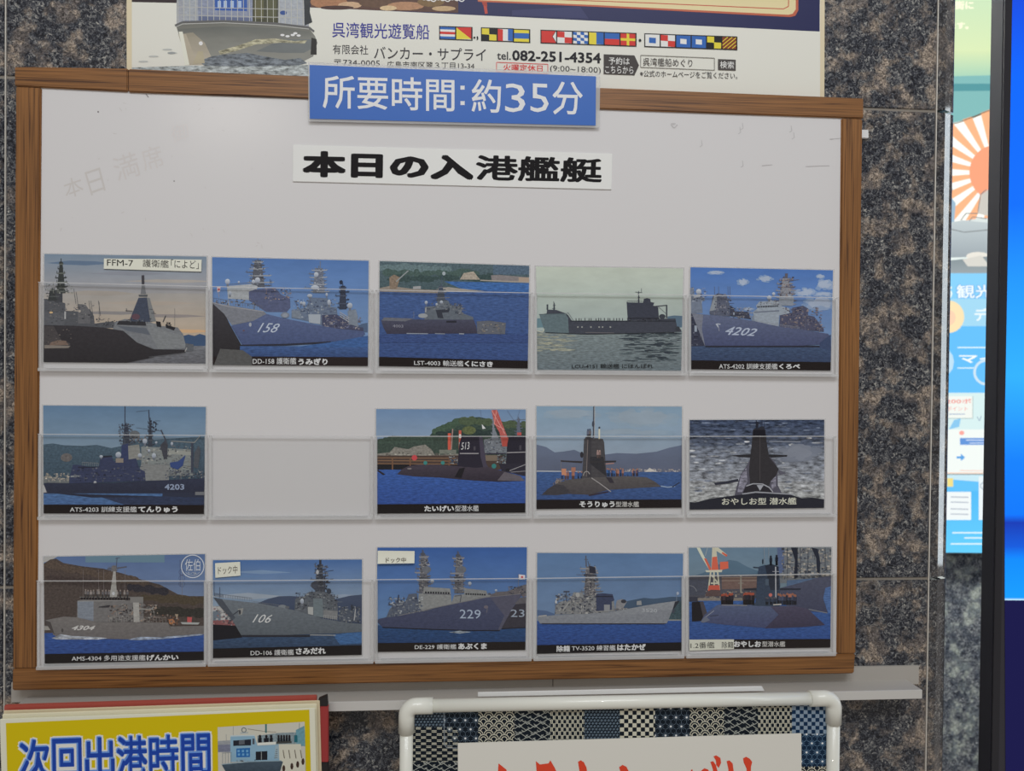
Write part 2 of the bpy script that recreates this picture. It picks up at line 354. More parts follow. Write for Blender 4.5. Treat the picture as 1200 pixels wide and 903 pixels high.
for x, y, k in ((893, 194, 12), (944, 195, 28), (972, 163, 14)): p.L([(x, y), (x + k, y - 1)], .8, (165, 162, 162))
p.E(789, 145, 3, 1.2, (172, 170, 170)); p.L([(786, 146), (790, 150), (794, 146)], .9, (165, 163, 163))
tag(p.build('erased_writing', wbd), kind='stuff')

# card pockets ------------------------------------------------------------------
PF = FRONT - 0.0026
rows = [dict(x=[43.5, 244.5, 438.5, 625.5, 806.5, 983.5], t=[331, 336, 340, 343.5, 346, 349], b=[433.5, 435, 436.5, 437.5, 439, 440.5]),
        dict(x=[43, 243.5, 438, 624, 803.5, 981.5], t=[509, 510.5, 511.5, 511.5, 511.5, 511.5], b=[608, 608, 607.5, 606.5, 605.5, 604.5]),
        dict(x=[41.5, 242.5, 438.5, 624, 803, 980.5], t=[681, 681, 679.5, 678, 675.5, 672.5], b=[783.5, 779.5, 776, 773, 770, 767])]
near = [['the cloudy sky photo tagged with handwriting', 'the photo of two warships with white radar domes', 'the photo of a grey ship before a wooded shore', 'the pale green photo of a barge-like ship', 'the top row photo beside the frame'],
        ['the photo of the dark blue hull before hills', '', 'the submarine photo with the red crane', 'the submarine photo with crew in orange', 'the black submarine photo in white foam'],
        ['the brown hillside photo with round stamp', 'the photo with a small square tag', 'the photo with a curled paper tag', 'the photo of the pale grey ship sailing right', 'the submarine photo with orange and white crane']]
for ri, rw in enumerate(rows):
    for k in range(5):
        xl, xr = rw['x'][k] + 1.0, rw['x'][k + 1] - 1.0; tl, tr, bl, br = rw['t'][k], rw['t'][k + 1], rw['b'][k], rw['b'][k + 1]
        c_ = P((xl + xr) / 2, bl, PF); e = empty('card_pocket', (c_.x, BF, c_.z))
        tag(e, ('empty clear plastic pocket, the only one without a photo' if not near[ri][k] else 'clear plastic pocket holding ' + near[ri][k]), 'card holder', 'clear card pockets on the whiteboard')
        A, B_, D, E_ = P(xl, tl, PF), P(xr, tr, PF), P(xr, br, PF), P(xl, bl, PF)
        px1 = 0.00083
        slab('front_panel', [A, B_, D, E_], PF, PF + 0.001, ACR, e, world=True)
        slab('top_lip', [(xl, tl - 0.9), (xr, tr - 0.9), (xr, tr), (xl, tl)], PF, PF + 0.001, EDGE, e)
        slab('side_wall', [A, A + Vector((px1 * 3.2, 0, 0)), E_ + Vector((px1 * 3.2, 0, px1 * 3)), E_ + Vector((0, 0, px1 * 3))], PF + 0.001, FRONT - 0.0002, EDGED, e, world=True)
        slab('side_wall', [B_ - Vector((px1 * 3.2, 0, 0)), B_, D + Vector((0, 0, px1 * 3)), D + Vector((-px1 * 3.2, 0, px1 * 3))], PF + 0.001, FRONT - 0.0002, EDGED, e, world=True)
        slab('bottom_ledge', [E_ + Vector((0, 0, px1 * 3)), D + Vector((0, 0, px1 * 3)), D - Vector((0, 0, px1 * 1.2)), E_ - Vector((0, 0, px1 * 1.2))], PF - 0.001, FRONT - 0.0002, EDGE, e, 0.0004, world=True)
        iv = Vector((px1 * 7, 0, 0)); up = Vector((0, 0, px1 * 3)); lo_ = Vector((0, 0, px1 * (0.4 if ri < 2 else 1.2)))
        slab('mounting_strip', [E_ + iv + up, D - iv + up, D - iv + lo_, E_ + iv + lo_], FRONT - 0.0002, BF, EDGE, e, world=True)

# ------------------------------------------------------------------ SHIP PHOTOGRAPHS
PH = BF - 0.0008
def photo(crop, quad, label, draw, band=None, captions=(), bandcol=(22, 15, 16)):
    q = [(crop[0] + x * crop[2], crop[1] + y * crop[2]) for x, y in quad]
    b = P((q[2][0] + q[3][0]) / 2, max(q[2][1], q[3][1]), PH)
    e = empty('ship_photo', (b.x, BF, b.z)); tag(e, label, 'photograph', 'laminated ship photographs on the whiteboard')
    cx = sum(v[0] for v in q) / 4; cy = sum(v[1] for v in q) / 4
    ex = [(x + (1.6 if x > cx else -1.6), y + (1.6 if y > cy else -1.4)) for x, y in q]
    slab('laminate_sheet', ex, PH + 0.0001, BF + 0.00012, FILM, e)
    g = Pic(crop, PH, quad); g.fade = 0.15; g.gain = 1.12; draw(g); g.build('photo_print', e)
    if band or captions:
        h = Pic(crop, PH - 0.00066, quad)
        if band:
            y0, y1 = band; h.Q([(quad[3][0] - 9, y0), (quad[2][0] + 9, y1), (quad[2][0] + 9, 900), (quad[3][0] - 9, 900)], bandcol)
        for cp in captions: h.T(cp[0], cp[1], cp[2] if len(cp) > 2 else (212, 210, 206), cp[3] if len(cp) > 3 else 0.006)
        h.build('caption_strip', e)
    return e
K = 0.03
def dome(g, *ds):
    for x, y, rx, ry in ds: g.E(x, y, rx, ry, (175, 182, 190), c2=(120, 128, 145)); g.R(x - rx * .4, y + ry * .8, x + rx * .4, y + ry * 1.7, (100, 105, 115))
def wins(g, x0, y0, x1, y1, n, h, c=(32, 34, 42)):
    g.n += 1
    for i in range(n):
        x = x0 + (x1 - x0) * i / n; y = y0 + (y1 - y0) * i / n; g.R(x, y, x + (x1 - x0) / n * .7, y + h, c, same=True)
def rail(g, pts, h, n, c, wd=1.8):
    up = [(x, y - h) for x, y in pts]; g.L(up, wd, c)
    for (a, b) in zip(pts, pts[1:]):
        for i in range(n + 1):
            t = i / n; x = a[0] + (b[0] - a[0]) * t; y = a[1] + (b[1] - a[1]) * t; g.L([(x, y), (x, y - h)], wd, c, same=True)
def bumps(g, x0, x1, y0, y1, n, c, seed, mat='veg', rr=(12, 34)):
    r = random.Random(seed); g.n += 1
    for i in range(n):
        k = (i + .5) / n; g.E(x0 + (x1 - x0) * k, y0 + (y1 - y0) * k + r.uniform(-6, 6), r.uniform(*rr), r.uniform(rr[0], rr[1]) * .7, c, 9, mat, same=True)

def d1(g):
    g.R(40, 50, 1160, 330, (100, 120, 140), 'cloud', (146, 144, 146)); g.R(40, 330, 1160, 640, (150, 146, 142), 'cloud', (176, 156, 132))
    for x, y, a, b, c in ((300, 130, 220, 16, (84, 104, 128)), (620, 200, 260, 14, (122, 126, 136)), (900, 250, 300, 12, (150, 144, 138)), (420, 330, 260, 18, (150, 142, 134)), (760, 395, 330, 14, (160, 148, 136)), (520, 460, 260, 12, (128, 124, 124)), (900, 480, 240, 12, (134, 126, 124)), (1000, 580, 200, 12, (196, 156, 112))):
        g.Q([(x - a, y), (x - a * .3, y - b), (x + a * .5, y - b * .7), (x + a, y + b * .2), (x + a * .2, y + b), (x - a * .5, y + b * .6)], c, 'cloud')
    g.R(480, 690, 1160, 830, (104, 106, 112), 'sea', (84, 84, 90)); g.R(820, 670, 1160, 700, (106, 108, 114), 'sea')
    g.Q([(975, 615), (1020, 602), (1060, 612), (1095, 598), (1145, 612), (1145, 678), (990, 678)], (52, 78, 112), 'cloud')
    # left ship
    g.Q([(60, 365), (110, 372), (150, 380), (205, 395), (208, 445), (290, 450), (292, 402), (340, 405), (345, 425), (372, 440), (395, 480), (400, 530), (520, 515), (560, 560), (60, 560)], (76, 78, 84), 'steel')
    g.Q([(62, 455), (205, 460), (200, 545), (62, 545)], (84, 86, 92), 'steel'); g.Q([(290, 405), (340, 405), (372, 450), (372, 530), (290, 530)], (92, 92, 96), 'steel')
    g.R(135, 310, 188, 390, (60, 62, 68), 'steel'); g.mast(178, 120, 330, 8, 30, (52, 56, 56), 7, (88, 92, 88)); g.mast(120, 300, 380, 14, 30, (50, 54, 56), 4, (86, 90, 90))
    g.clut(75, 255, 250, 330, 26, [(58, 62, 60), (90, 96, 92), (120, 122, 116)], 6, 24); g.clut(70, 385, 390, 520, 46, [(52, 54, 60), (98, 98, 100), (64, 66, 72), (112, 110, 108)], 6, 22)
    g.E(112, 457, 12, 7, (200, 160, 110)); g.E(300, 448, 9, 9, (160, 150, 140)); g.R(200, 450, 210, 500, (160, 160, 160))
    for a, b in ((262, 300), (278, 320), (375, 380), (362, 380), (425, 380)): g.L([(a, b), (a + 14, b + 100)], 3, (70, 72, 78))
    g.clut(400, 490, 545, 545, 20, [(48, 50, 56), (92, 94, 98)], 6, 20)
    # stealth frigate
    g.Q([(535, 520), (600, 500), (740, 512), (835, 545), (950, 556), (985, 600), (1008, 695), (820, 705), (690, 665), (590, 590), (520, 570)], (108, 111, 116), 'steel')
    g.Q([(545, 545), (742, 560), (770, 606), (620, 580)], (86, 92, 102)); g.Q([(560, 513), (735, 515), (742, 545), (545, 538)], (44, 44, 50)); g.Q([(742, 530), (805, 530), (810, 560), (985, 610), (1006, 690), (820, 698), (770, 606)], (116, 119, 122), 'steel')
    g.Q([(636, 495), (690, 360), (745, 358), (770, 520), (640, 515)], (58, 66, 84), 'steel'); g.Q([(745, 358), (765, 362), (806, 515), (772, 520)], (112, 114, 116)); g.Q([(690, 340), (752, 340), (748, 352), (694, 352)], (74, 78, 84))
    g.Q([(704, 335), (712, 270), (730, 270), (740, 335)], (104, 106, 110)); g.Q([(710, 212), (728, 210), (730, 270), (711, 270)], (62, 60, 66)); g.E(672, 485, 28, 20, (88, 62, 74)); g.clut(600, 495, 770, 515, 16, [(36, 36, 42), (80, 84, 92)], 6, 20)
    for x0, y0, x1, y1 in ((605, 445, 652, 448), (610, 430, 612, 450), (760, 435, 785, 437), (775, 462, 805, 464), (790, 445, 792, 465)): g.L([(x0, y0), (x1, y1)], 4, (64, 66, 72))
    g.Q([(805, 515), (835, 518), (842, 556), (812, 550)], (30, 30, 36)); g.Q([(868, 535), (935, 556), (925, 576), (872, 558)], (34, 34, 40)); g.clut(870, 515, 900, 545, 6, [(40, 42, 48)], 8, 20); g.L([(852, 520), (870, 478)], 6, (60, 62, 66)); g.L([(930, 430), (930, 550)], 2, (90, 92, 96)); g.L([(430, 390), (430, 500)], 2, (80, 82, 86))
    # dark hull
    g.Q([(60, 540), (280, 545), (450, 556), (590, 578), (680, 655), (790, 700), (1005, 703), (1000, 720), (820, 745), (760, 760), (560, 800), (60, 800)], (50, 47, 52), 'steel', (38, 36, 40))
    g.Q([(62, 545), (130, 548), (180, 640), (240, 660), (230, 690), (62, 690)], (66, 62, 64), 'steel'); g.Q([(68, 672), (240, 678), (225, 692), (68, 694)], (120, 112, 104)); g.Q([(110, 655), (160, 640), (210, 645), (228, 672), (100, 674)], (112, 92, 80), 'steel'); g.clut(80, 560, 240, 660, 16, [(40, 40, 46), (96, 88, 84)], 6, 18)
    g.Q([(1000, 660), (1055, 668), (1052, 712), (1000, 712)], (86, 90, 96), 'steel'); g.L([(998, 715), (1010, 690)], 6, (150, 148, 146)); g.L([(760, 752), (1000, 724)], 4, (86, 88, 92))
photo((40, 285, .1772), [(68, 70), (1140, 88), (1135, 795), (62, 785)], 'ship photo under a cloudy grey sky with a long handwritten paper tag', d1)

def d2(g):
    g.R(30, 50, 1130, 760, (66, 104, 160), 'cloud', (110, 142, 182)); g.Q([(1040, 540), (1070, 520), (1112, 512), (1112, 580), (1040, 575)], (70, 90, 120))
    # ship behind
    g.mast(362, 85, 270, 22, 48, (78, 82, 92), 8, (128, 132, 138)); g.clut(315, 90, 410, 260, 24, [(60, 64, 76), (120, 124, 132), (92, 96, 104)], 6, 22)
    g.Q([(152, 262), (320, 248), (360, 262), (345, 360), (158, 348)], (148, 152, 156), 'steel'); g.Q([(300, 300), (345, 285), (480, 272), (520, 320), (582, 350), (585, 410), (560, 440), (420, 440), (302, 362)], (76, 84, 116), 'steel')
    g.clut(400, 270, 580, 360, 40, [(52, 60, 84), (112, 108, 120), (130, 112, 104), (66, 76, 108)], 8, 26); g.clut(60, 350, 350, 395, 26, [(62, 60, 62), (110, 108, 110)], 8, 26); dome(g, (155, 232, 17, 19), (360, 222, 18, 20), (332, 232, 12, 14), (232, 235, 7, 8), (172, 310, 12, 16))
    g.L([(160, 355), (166, 405)], 5, (150, 150, 152)); rail(g, [(165, 262), (320, 250)], 12, 14, (90, 96, 106))
    g.L([(85, 270), (98, 340)], 3, (140, 130, 130)); g.Q([(82, 268), (108, 264), (104, 300), (86, 304)], (190, 170, 172)); g.E(96, 285, 8, 8, (180, 70, 76))
    g.L([(445, 215), (445, 265)], 3, (70, 80, 100)); g.L([(455, 220), (455, 265)], 3, (70, 80, 100))
    g.Q([(50, 370), (80, 385), (135, 450), (180, 540), (250, 665), (330, 720), (330, 760), (45, 760)], (56, 54, 60), 'steel', (36, 34, 38))
    g.Q([(50, 378), (90, 382), (400, 432), (425, 455), (330, 500), (185, 530), (130, 450)], (112, 115, 124), 'steel'); g.L([(52, 374), (160, 402), (400, 436)], 5, (142, 142, 148)); rail(g, [(60, 372), (390, 425)], 28, 20, (96, 94, 96))
    # 158
    g.mast(778, 140, 310, 26, 42, (92, 100, 116), 7, (136, 142, 152)); g.L([(788, 92), (788, 140)], 5, (100, 108, 124)); g.clut(745, 135, 810, 300, 30, [(72, 80, 100), (150, 154, 160), (110, 118, 134)], 6, 22)
    g.Q([(592, 425), (690, 410), (720, 340), (840, 345), (850, 400), (900, 410), (910, 500), (800, 530), (700, 500), (592, 480)], (92, 106, 128), 'steel')
    g.clut(600, 350, 900, 470, 90, [(64, 76, 104), (132, 140, 150), (104, 118, 140), (78, 88, 112)], 8, 26); g.Q([(706, 455), (790, 455), (788, 522), (712, 512)], (148, 156, 166)); g.Q([(592, 430), (650, 430), (655, 485), (596, 475)], (110, 120, 134), 'steel')
    g.Q([(800, 460), (900, 455), (1040, 540), (1080, 545), (1085, 580), (900, 560), (800, 530)], (62, 66, 92), 'steel'); g.clut(810, 460, 1060, 550, 70, [(50, 54, 76), (110, 104, 116), (84, 90, 116), (136, 130, 134)], 8, 26)
    g.mast(942, 260, 420, 15, 26, (48, 56, 74), 6, (66, 74, 94)); g.E(930, 236, 12, 14, (40, 48, 66)); g.Q([(975, 430), (1030, 420), (1045, 470), (1045, 540), (980, 520)], (112, 122, 136), 'steel')
    for a in (0, 14, 28): g.L([(920, 440 + a), (985, 478 + a)], 5, (150, 152, 156))
    dome(g, (760, 185, 16, 18), (752, 272, 28, 16), (716, 328, 18, 12), (848, 374, 12, 20), (990, 396, 18, 20), (677, 382, 11, 14), (658, 376, 9, 10), (832, 320, 8, 12))
    g.E(548, 460, 30, 20, (112, 120, 134)); g.E(548, 462, 18, 14, (130, 136, 148))
    g.Q([(420, 452), (520, 478), (720, 518), (900, 552), (1088, 572), (1094, 590), (1060, 622), (900, 640), (560, 655), (255, 664), (180, 534), (330, 500)], (80, 94, 132), 'steel', (62, 76, 116))
    g.L([(250, 668), (560, 662), (860, 645)], 12, (40, 42, 56)); g.R(240, 672, 1130, 760, (52, 84, 136), 'sea', (42, 66, 112)); g.Q([(860, 645), (1120, 600), (1120, 680), (600, 680)], (46, 86, 142), 'sea')
    g.E(310, 525, 9, 14, (150, 154, 162)); g.E(265, 566, 8, 6, (90, 70, 80)); g.T('158', [(372, 512), (514, 518), (500, 580), (358, 578)], (168, 178, 196), 0.0, 0.35)
    g.Q([(105, 690), (260, 700), (322, 745), (322, 805), (60, 805)], (84, 84, 84), 'steel')
photo((240, 290, .1717), [(50, 65), (1118, 90), (1113, 808), (50, 800)], 'photo of two warships with white radar domes, numbered 158', d2, None,
      [('DD-158 護衛艦', (327, 752, 624, 796)), ('うみぎり', (638, 756, 838, 800), (215, 213, 210), 0.035)])
# its caption band starts beside the pier
def d3(g):
    g.R(30, 50, 1130, 300, (74, 92, 100), 'veg', (62, 80, 84)); g.R(30, 270, 1130, 860, (54, 84, 136), 'sea', (44, 68, 120))
    for i in range(3): bumps(g, 70 + i * 30, 560 + i * 180, 110 + i * 40, 120 + i * 30, 16, [(88, 108, 112), (64, 84, 80), (52, 70, 70)][i], i, rr=(18, 48))
    g.R(860, 62, 1130, 160, (72, 92, 110), 'veg'); g.Q([(60, 255), (130, 240), (300, 262), (470, 270), (470, 292), (60, 280)], (128, 118, 108), 'steel')
    g.Q([(130, 260), (128, 180), (160, 160), (205, 180), (180, 262)], (120, 104, 88), 'veg'); g.L([(176, 210), (262, 132)], 8, (126, 132, 134)); g.Q([(295, 245), (350, 240), (350, 262), (295, 262)], (140, 140, 142))
    g.Q([(625, 195), (652, 150), (722, 138), (768, 196)], (148, 138, 124), 'veg'); g.Q([(845, 165), (900, 162), (1116, 180), (1116, 215), (850, 208)], (118, 112, 112), 'steel'); g.R(1040, 180, 1116, 212, (150, 132, 116)); g.L([(770, 200), (1116, 215)], 8, (146, 138, 128))
    g.Q([(515, 208), (1116, 220), (1116, 288), (640, 262)], (48, 92, 150), 'sea'); g.Q([(460, 262), (540, 248), (660, 262), (800, 276), (640, 282), (470, 280)], (140, 134, 126), 'steel'); g.E(513, 152, 12, 14, (140, 150, 156))
    g.L([(500, 170), (495, 300)], 4, (70, 80, 100)); g.mast(492, 240, 350, 12, 32, (64, 72, 86), 6, (96, 100, 108))
    g.Q([(378, 385), (455, 382), (470, 345), (545, 345), (560, 375), (640, 385), (640, 430), (720, 460), (720, 485), (375, 480)], (88, 96, 106), 'steel'); g.Q([(455, 410), (555, 402), (548, 425), (500, 430), (510, 470), (470, 465)], (46, 50, 62)); g.clut(380, 360, 640, 400, 30, [(54, 60, 74), (118, 122, 126), (78, 84, 96)], 8, 28); g.clut(590, 370, 640, 440, 18, [(54, 60, 74), (110, 112, 118)], 8, 30)
    dome(g, (388, 357, 11, 12), (495, 354, 11, 12), (462, 370, 8, 9)); g.E(365, 450, 34, 16, (138, 142, 146)); g.L([(301, 420), (301, 470)], 3, (110, 116, 128)); g.L([(386, 395), (384, 425)], 8, (150, 152, 156))
    g.Q([(68, 480), (240, 488), (262, 476), (722, 478), (740, 520), (748, 575), (110, 578), (85, 530)], (66, 68, 88), 'steel', (54, 52, 70)); g.Q([(90, 462), (245, 468), (300, 470), (240, 490), (75, 484)], (96, 98, 108), 'steel'); g.R(530, 485, 602, 500, (36, 38, 50))
    g.T('4003', (152, 512, 226, 532, 2), (130, 130, 142)); g.L([(250, 575), (400, 577)], 6, (130, 138, 150)); g.L([(450, 576), (520, 578)], 5, (130, 138, 150)); g.L([(620, 577), (655, 578)], 7, (140, 148, 160))
    g.Q([(745, 490), (830, 485), (950, 500), (945, 580), (748, 578)], (88, 92, 102), 'steel'); g.clut(750, 500, 930, 560, 24, [(120, 112, 104), (70, 74, 84), (104, 108, 116)], 8, 26)
    g.R(30, 582, 1130, 640, (46, 70, 122), 'sea')
photo((435, 295, .1661), [(60, 65), (1115, 98), (1105, 822), (55, 805)], 'ship photo with a low grey vessel on blue sea before wooded shore', d3, (740, 768),
      [('LST-4003 輸送艦', [(303, 762), (650, 768), (650, 808), (303, 800)]), ('くにさき', [(660, 768), (858, 774), (858, 812), (660, 808)], (215, 213, 210), 0.035)])
def d4(g):
    g.R(30, 60, 1140, 570, (168, 176, 162), 'cloud', (148, 162, 160)); g.R(30, 545, 1140, 850, (112, 124, 126), 'sea', (94, 106, 112)); g.Q([(1010, 440), (1060, 432), (1120, 436), (1120, 520), (1010, 520)], (78, 102, 122)); g.Q([(55, 455), (110, 450), (120, 520), (55, 522)], (92, 124, 134))
    g.n += 1
    r = random.Random(2)
    for i in range(150):
        x, y = r.uniform(700, 1080), 562 + r.random() ** 1.5 * 215; g.E(x, y, r.uniform(16, 60), r.uniform(2, 5.5), r.choice([(50, 60, 68), (62, 74, 80), (44, 54, 64)]), 7, 'sea', same=True)
    for i in range(60):
        x, y = r.uniform(60, 330), 565 + r.random() * 130; g.E(x, y, r.uniform(20, 60), r.uniform(2, 5), r.choice([(142, 144, 128), (150, 150, 130), (126, 132, 124)]), 7, 'sea', same=True)
    for i in range(40):
        x, y = r.uniform(850, 1100), r.uniform(585, 640); g.E(x, y, r.uniform(10, 40), r.uniform(1.5, 3), (120, 132, 136), 7, 'sea', same=True)
    g.Q([(75, 425), (128, 418), (132, 390), (200, 392), (262, 415), (285, 430), (312, 470), (716, 472), (716, 458), (1068, 455), (1080, 520), (1110, 535), (1112, 552), (800, 560), (420, 568), (118, 556), (98, 500)], (58, 62, 74), 'steel'); g.Q([(75, 425), (262, 418), (285, 450), (290, 560), (118, 556), (98, 500)], (86, 104, 110), 'steel')  # bluish bow patch: a reflection painted into the print colour
    g.L([(72, 425), (270, 418)], 5, (70, 84, 90)); g.mast(183, 345, 395, 4, 7, (58, 66, 74), 2); g.R(128, 352, 140, 392, (60, 66, 74)); g.L([(262, 425), (285, 412), (322, 468)], 6, (110, 120, 122)); g.L([(180, 330), (184, 390)], 4, (60, 66, 74))
    g.R(300, 470, 1070, 478, (40, 44, 54)); g.Q([(712, 332), (725, 338), (832, 340), (838, 312), (862, 306), (884, 312), (888, 335), (914, 340), (905, 360), (942, 372), (948, 456), (720, 462)], (52, 56, 70), 'steel'); rail(g, [(718, 340), (830, 342)], 14, 9, (52, 56, 68))
    g.mast(800, 262, 340, 3, 5, (56, 60, 70), 3); g.L([(775, 262), (825, 266)], 4, (56, 60, 70)); g.L([(820, 235), (820, 262)], 3, (66, 70, 78))
    g.L([(920, 366), (1008, 358)], 7, (60, 64, 74)); g.L([(1004, 355), (1004, 452)], 10, (54, 58, 68)); g.E(972, 440, 24, 18, (54, 58, 68)); g.L([(940, 366), (1000, 420)], 3, (70, 74, 82)); g.clut(720, 452, 960, 470, 24, [(34, 36, 46), (66, 68, 78)], 8, 22); g.R(716, 450, 950, 456, (34, 36, 46))
    g.people(330, 700, 472, 16, 22, [(46, 50, 60)], (50, 52, 60))
    for x in (355, 385, 450, 510, 535, 592): g.R(x - 4, 512, x + 7, 522, (140, 142, 138))
    g.L([(410, 556), (620, 560)], 5, (96, 92, 96)); g.L([(118, 556), (420, 570), (1060, 556)], 4, (34, 40, 46)); g.E(1085, 530, 16, 18, (50, 54, 62)); g.L([(55, 545), (100, 555), (110, 530)], 8, (168, 170, 156))
photo((620, 300, .1606), [(50, 75), (1125, 90), (1110, 835), (60, 828)], 'pale green ship photo with a dark low vessel and black caption', d4, None,
      [('LCU-4151 輸送艦 にほんばれ', (312, 786, 905, 820, -2), (24, 28, 32), 0.006)])
def d5(g):
    g.R(30, 40, 1120, 640, (58, 102, 168), 'cloud', (104, 134, 174))
    for x, y, a, b in ((245, 90, 60, 16), (600, 135, 55, 26), (1005, 118, 30, 18), (890, 235, 80, 34), (1040, 180, 70, 44), (1030, 250, 70, 22), (1000, 320, 110, 60), (480, 355, 40, 16), (440, 160, 40, 30)): g.cloud(x, y, a, b, (146, 158, 178))
    g.Q([(56, 200), (80, 195), (85, 250), (150, 265), (165, 290), (140, 300), (146, 385), (56, 385)], (104, 114, 132), 'steel'); g.clut(58, 190, 160, 300, 26, [(62, 70, 92), (136, 142, 152), (90, 98, 116)], 8, 22); dome(g, (117, 228, 20, 20)); g.Q([(75, 280), (100, 250), (130, 250), (130, 265), (105, 268)], (150, 154, 160))
    g.Q([(195, 385), (222, 255), (260, 240), (320, 252), (342, 320), (345, 410), (200, 395)], (80, 86, 104), 'steel'); g.Q([(195, 370), (230, 260), (250, 262), (245, 360)], (128, 134, 142)); g.clut(230, 240, 345, 390, 50, [(52, 56, 74), (112, 112, 122), (66, 72, 92)], 8, 26)
    for x in (232, 262, 330, 345): g.L([(x, 190), (x + 2, 250)], 3, (80, 90, 112))
    g.Q([(345, 330), (372, 345), (380, 370), (480, 375), (500, 430), (345, 405)], (54, 58, 76), 'steel'); g.clut(350, 340, 500, 420, 36, [(40, 44, 58), (104, 104, 112), (134, 132, 136)], 7, 22); g.E(522, 425, 20, 24, (110, 122, 140)); g.people(370, 380, 415, 1, 45, [(140, 150, 165)])
    g.Q([(56, 385), (110, 400), (165, 500), (165, 640), (56, 640)], (48, 52, 72), 'steel'); g.clut(60, 400, 140, 620, 24, [(62, 66, 84), (34, 36, 52), (90, 94, 108)], 8, 26); g.R(86, 475, 104, 520, (140, 150, 165))
    # main ship
    g.Q([(512, 378), (545, 350), (535, 330), (560, 300), (700, 292), (712, 330), (780, 350), (780, 400), (705, 400), (700, 480), (530, 450)], (136, 146, 158), 'steel'); g.Q([(520, 374), (705, 362), (705, 372), (522, 384)], (100, 108, 124)); wins(g, 545, 333, 700, 326, 12, 12)
    g.mast(752, 130, 330, 24, 52, (120, 122, 130), 8, (88, 86, 96)); g.Q([(702, 330), (705, 250), (790, 240), (812, 270), (806, 330)], (124, 132, 144), 'steel'); g.clut(700, 110, 800, 260, 36, [(134, 116, 108), (74, 74, 88), (108, 108, 116)], 8, 26); g.L([(757, 95), (757, 130)], 20, (84, 80, 90)); g.L([(740, 150), (850, 140)], 4, (84, 92, 116))
    g.Q([(710, 400), (800, 380), (800, 345), (880, 330), (915, 350), (915, 400), (960, 410), (1030, 500), (1030, 520), (705, 490)], (70, 72, 96), 'steel'); g.clut(720, 340, 1010, 500, 110, [(48, 50, 72), (104, 96, 104), (84, 88, 108), (126, 112, 110)], 8, 28)
    dome(g, (632, 272, 17, 17), (664, 244, 12, 12)); rail(g, [(540, 455), (700, 480), (850, 500)], 14, 14, (130, 134, 146)); g.clut(560, 290, 700, 320, 16, [(100, 106, 120), (160, 164, 170)], 8, 24)
    g.Q([(66, 384), (110, 392), (270, 402), (520, 442), (700, 482), (900, 508), (1060, 535), (1082, 560), (1082, 610), (800, 625), (170, 632), (125, 500)], (88, 98, 126), 'steel', (62, 70, 106))
    g.Q([(66, 384), (150, 394), (140, 500), (165, 632)], (108, 112, 126), 'steel'); g.R(30, 626, 1120, 820, (54, 74, 106), 'sea', (38, 52, 84)); g.R(165, 622, 1082, 634, (36, 38, 52)); g.Q([(1000, 600), (1082, 540), (1082, 660), (1000, 640)], (50, 66, 100), 'steel')
    g.L([(243, 462), (262, 490), (250, 462), (276, 466)], 7, (160, 166, 178)); g.L([(262, 480), (266, 515)], 6, (120, 124, 140)); g.T('4202', [(322, 478), (548, 498), (528, 552), (305, 542)], (160, 170, 190), 0.01, 0.3)
photo((800, 305, .1606), [(58, 50), (1097, 72), (1080, 803), (48, 793)], 'photo of a big grey bow under blue cloudy sky, numbered 4202', d5, (728, 742),
      [('ATS-4202 訓練支援艦', (265, 750, 692, 792, 2)), ('くろべ', (704, 754, 856, 792), (215, 213, 210), 0.035)])
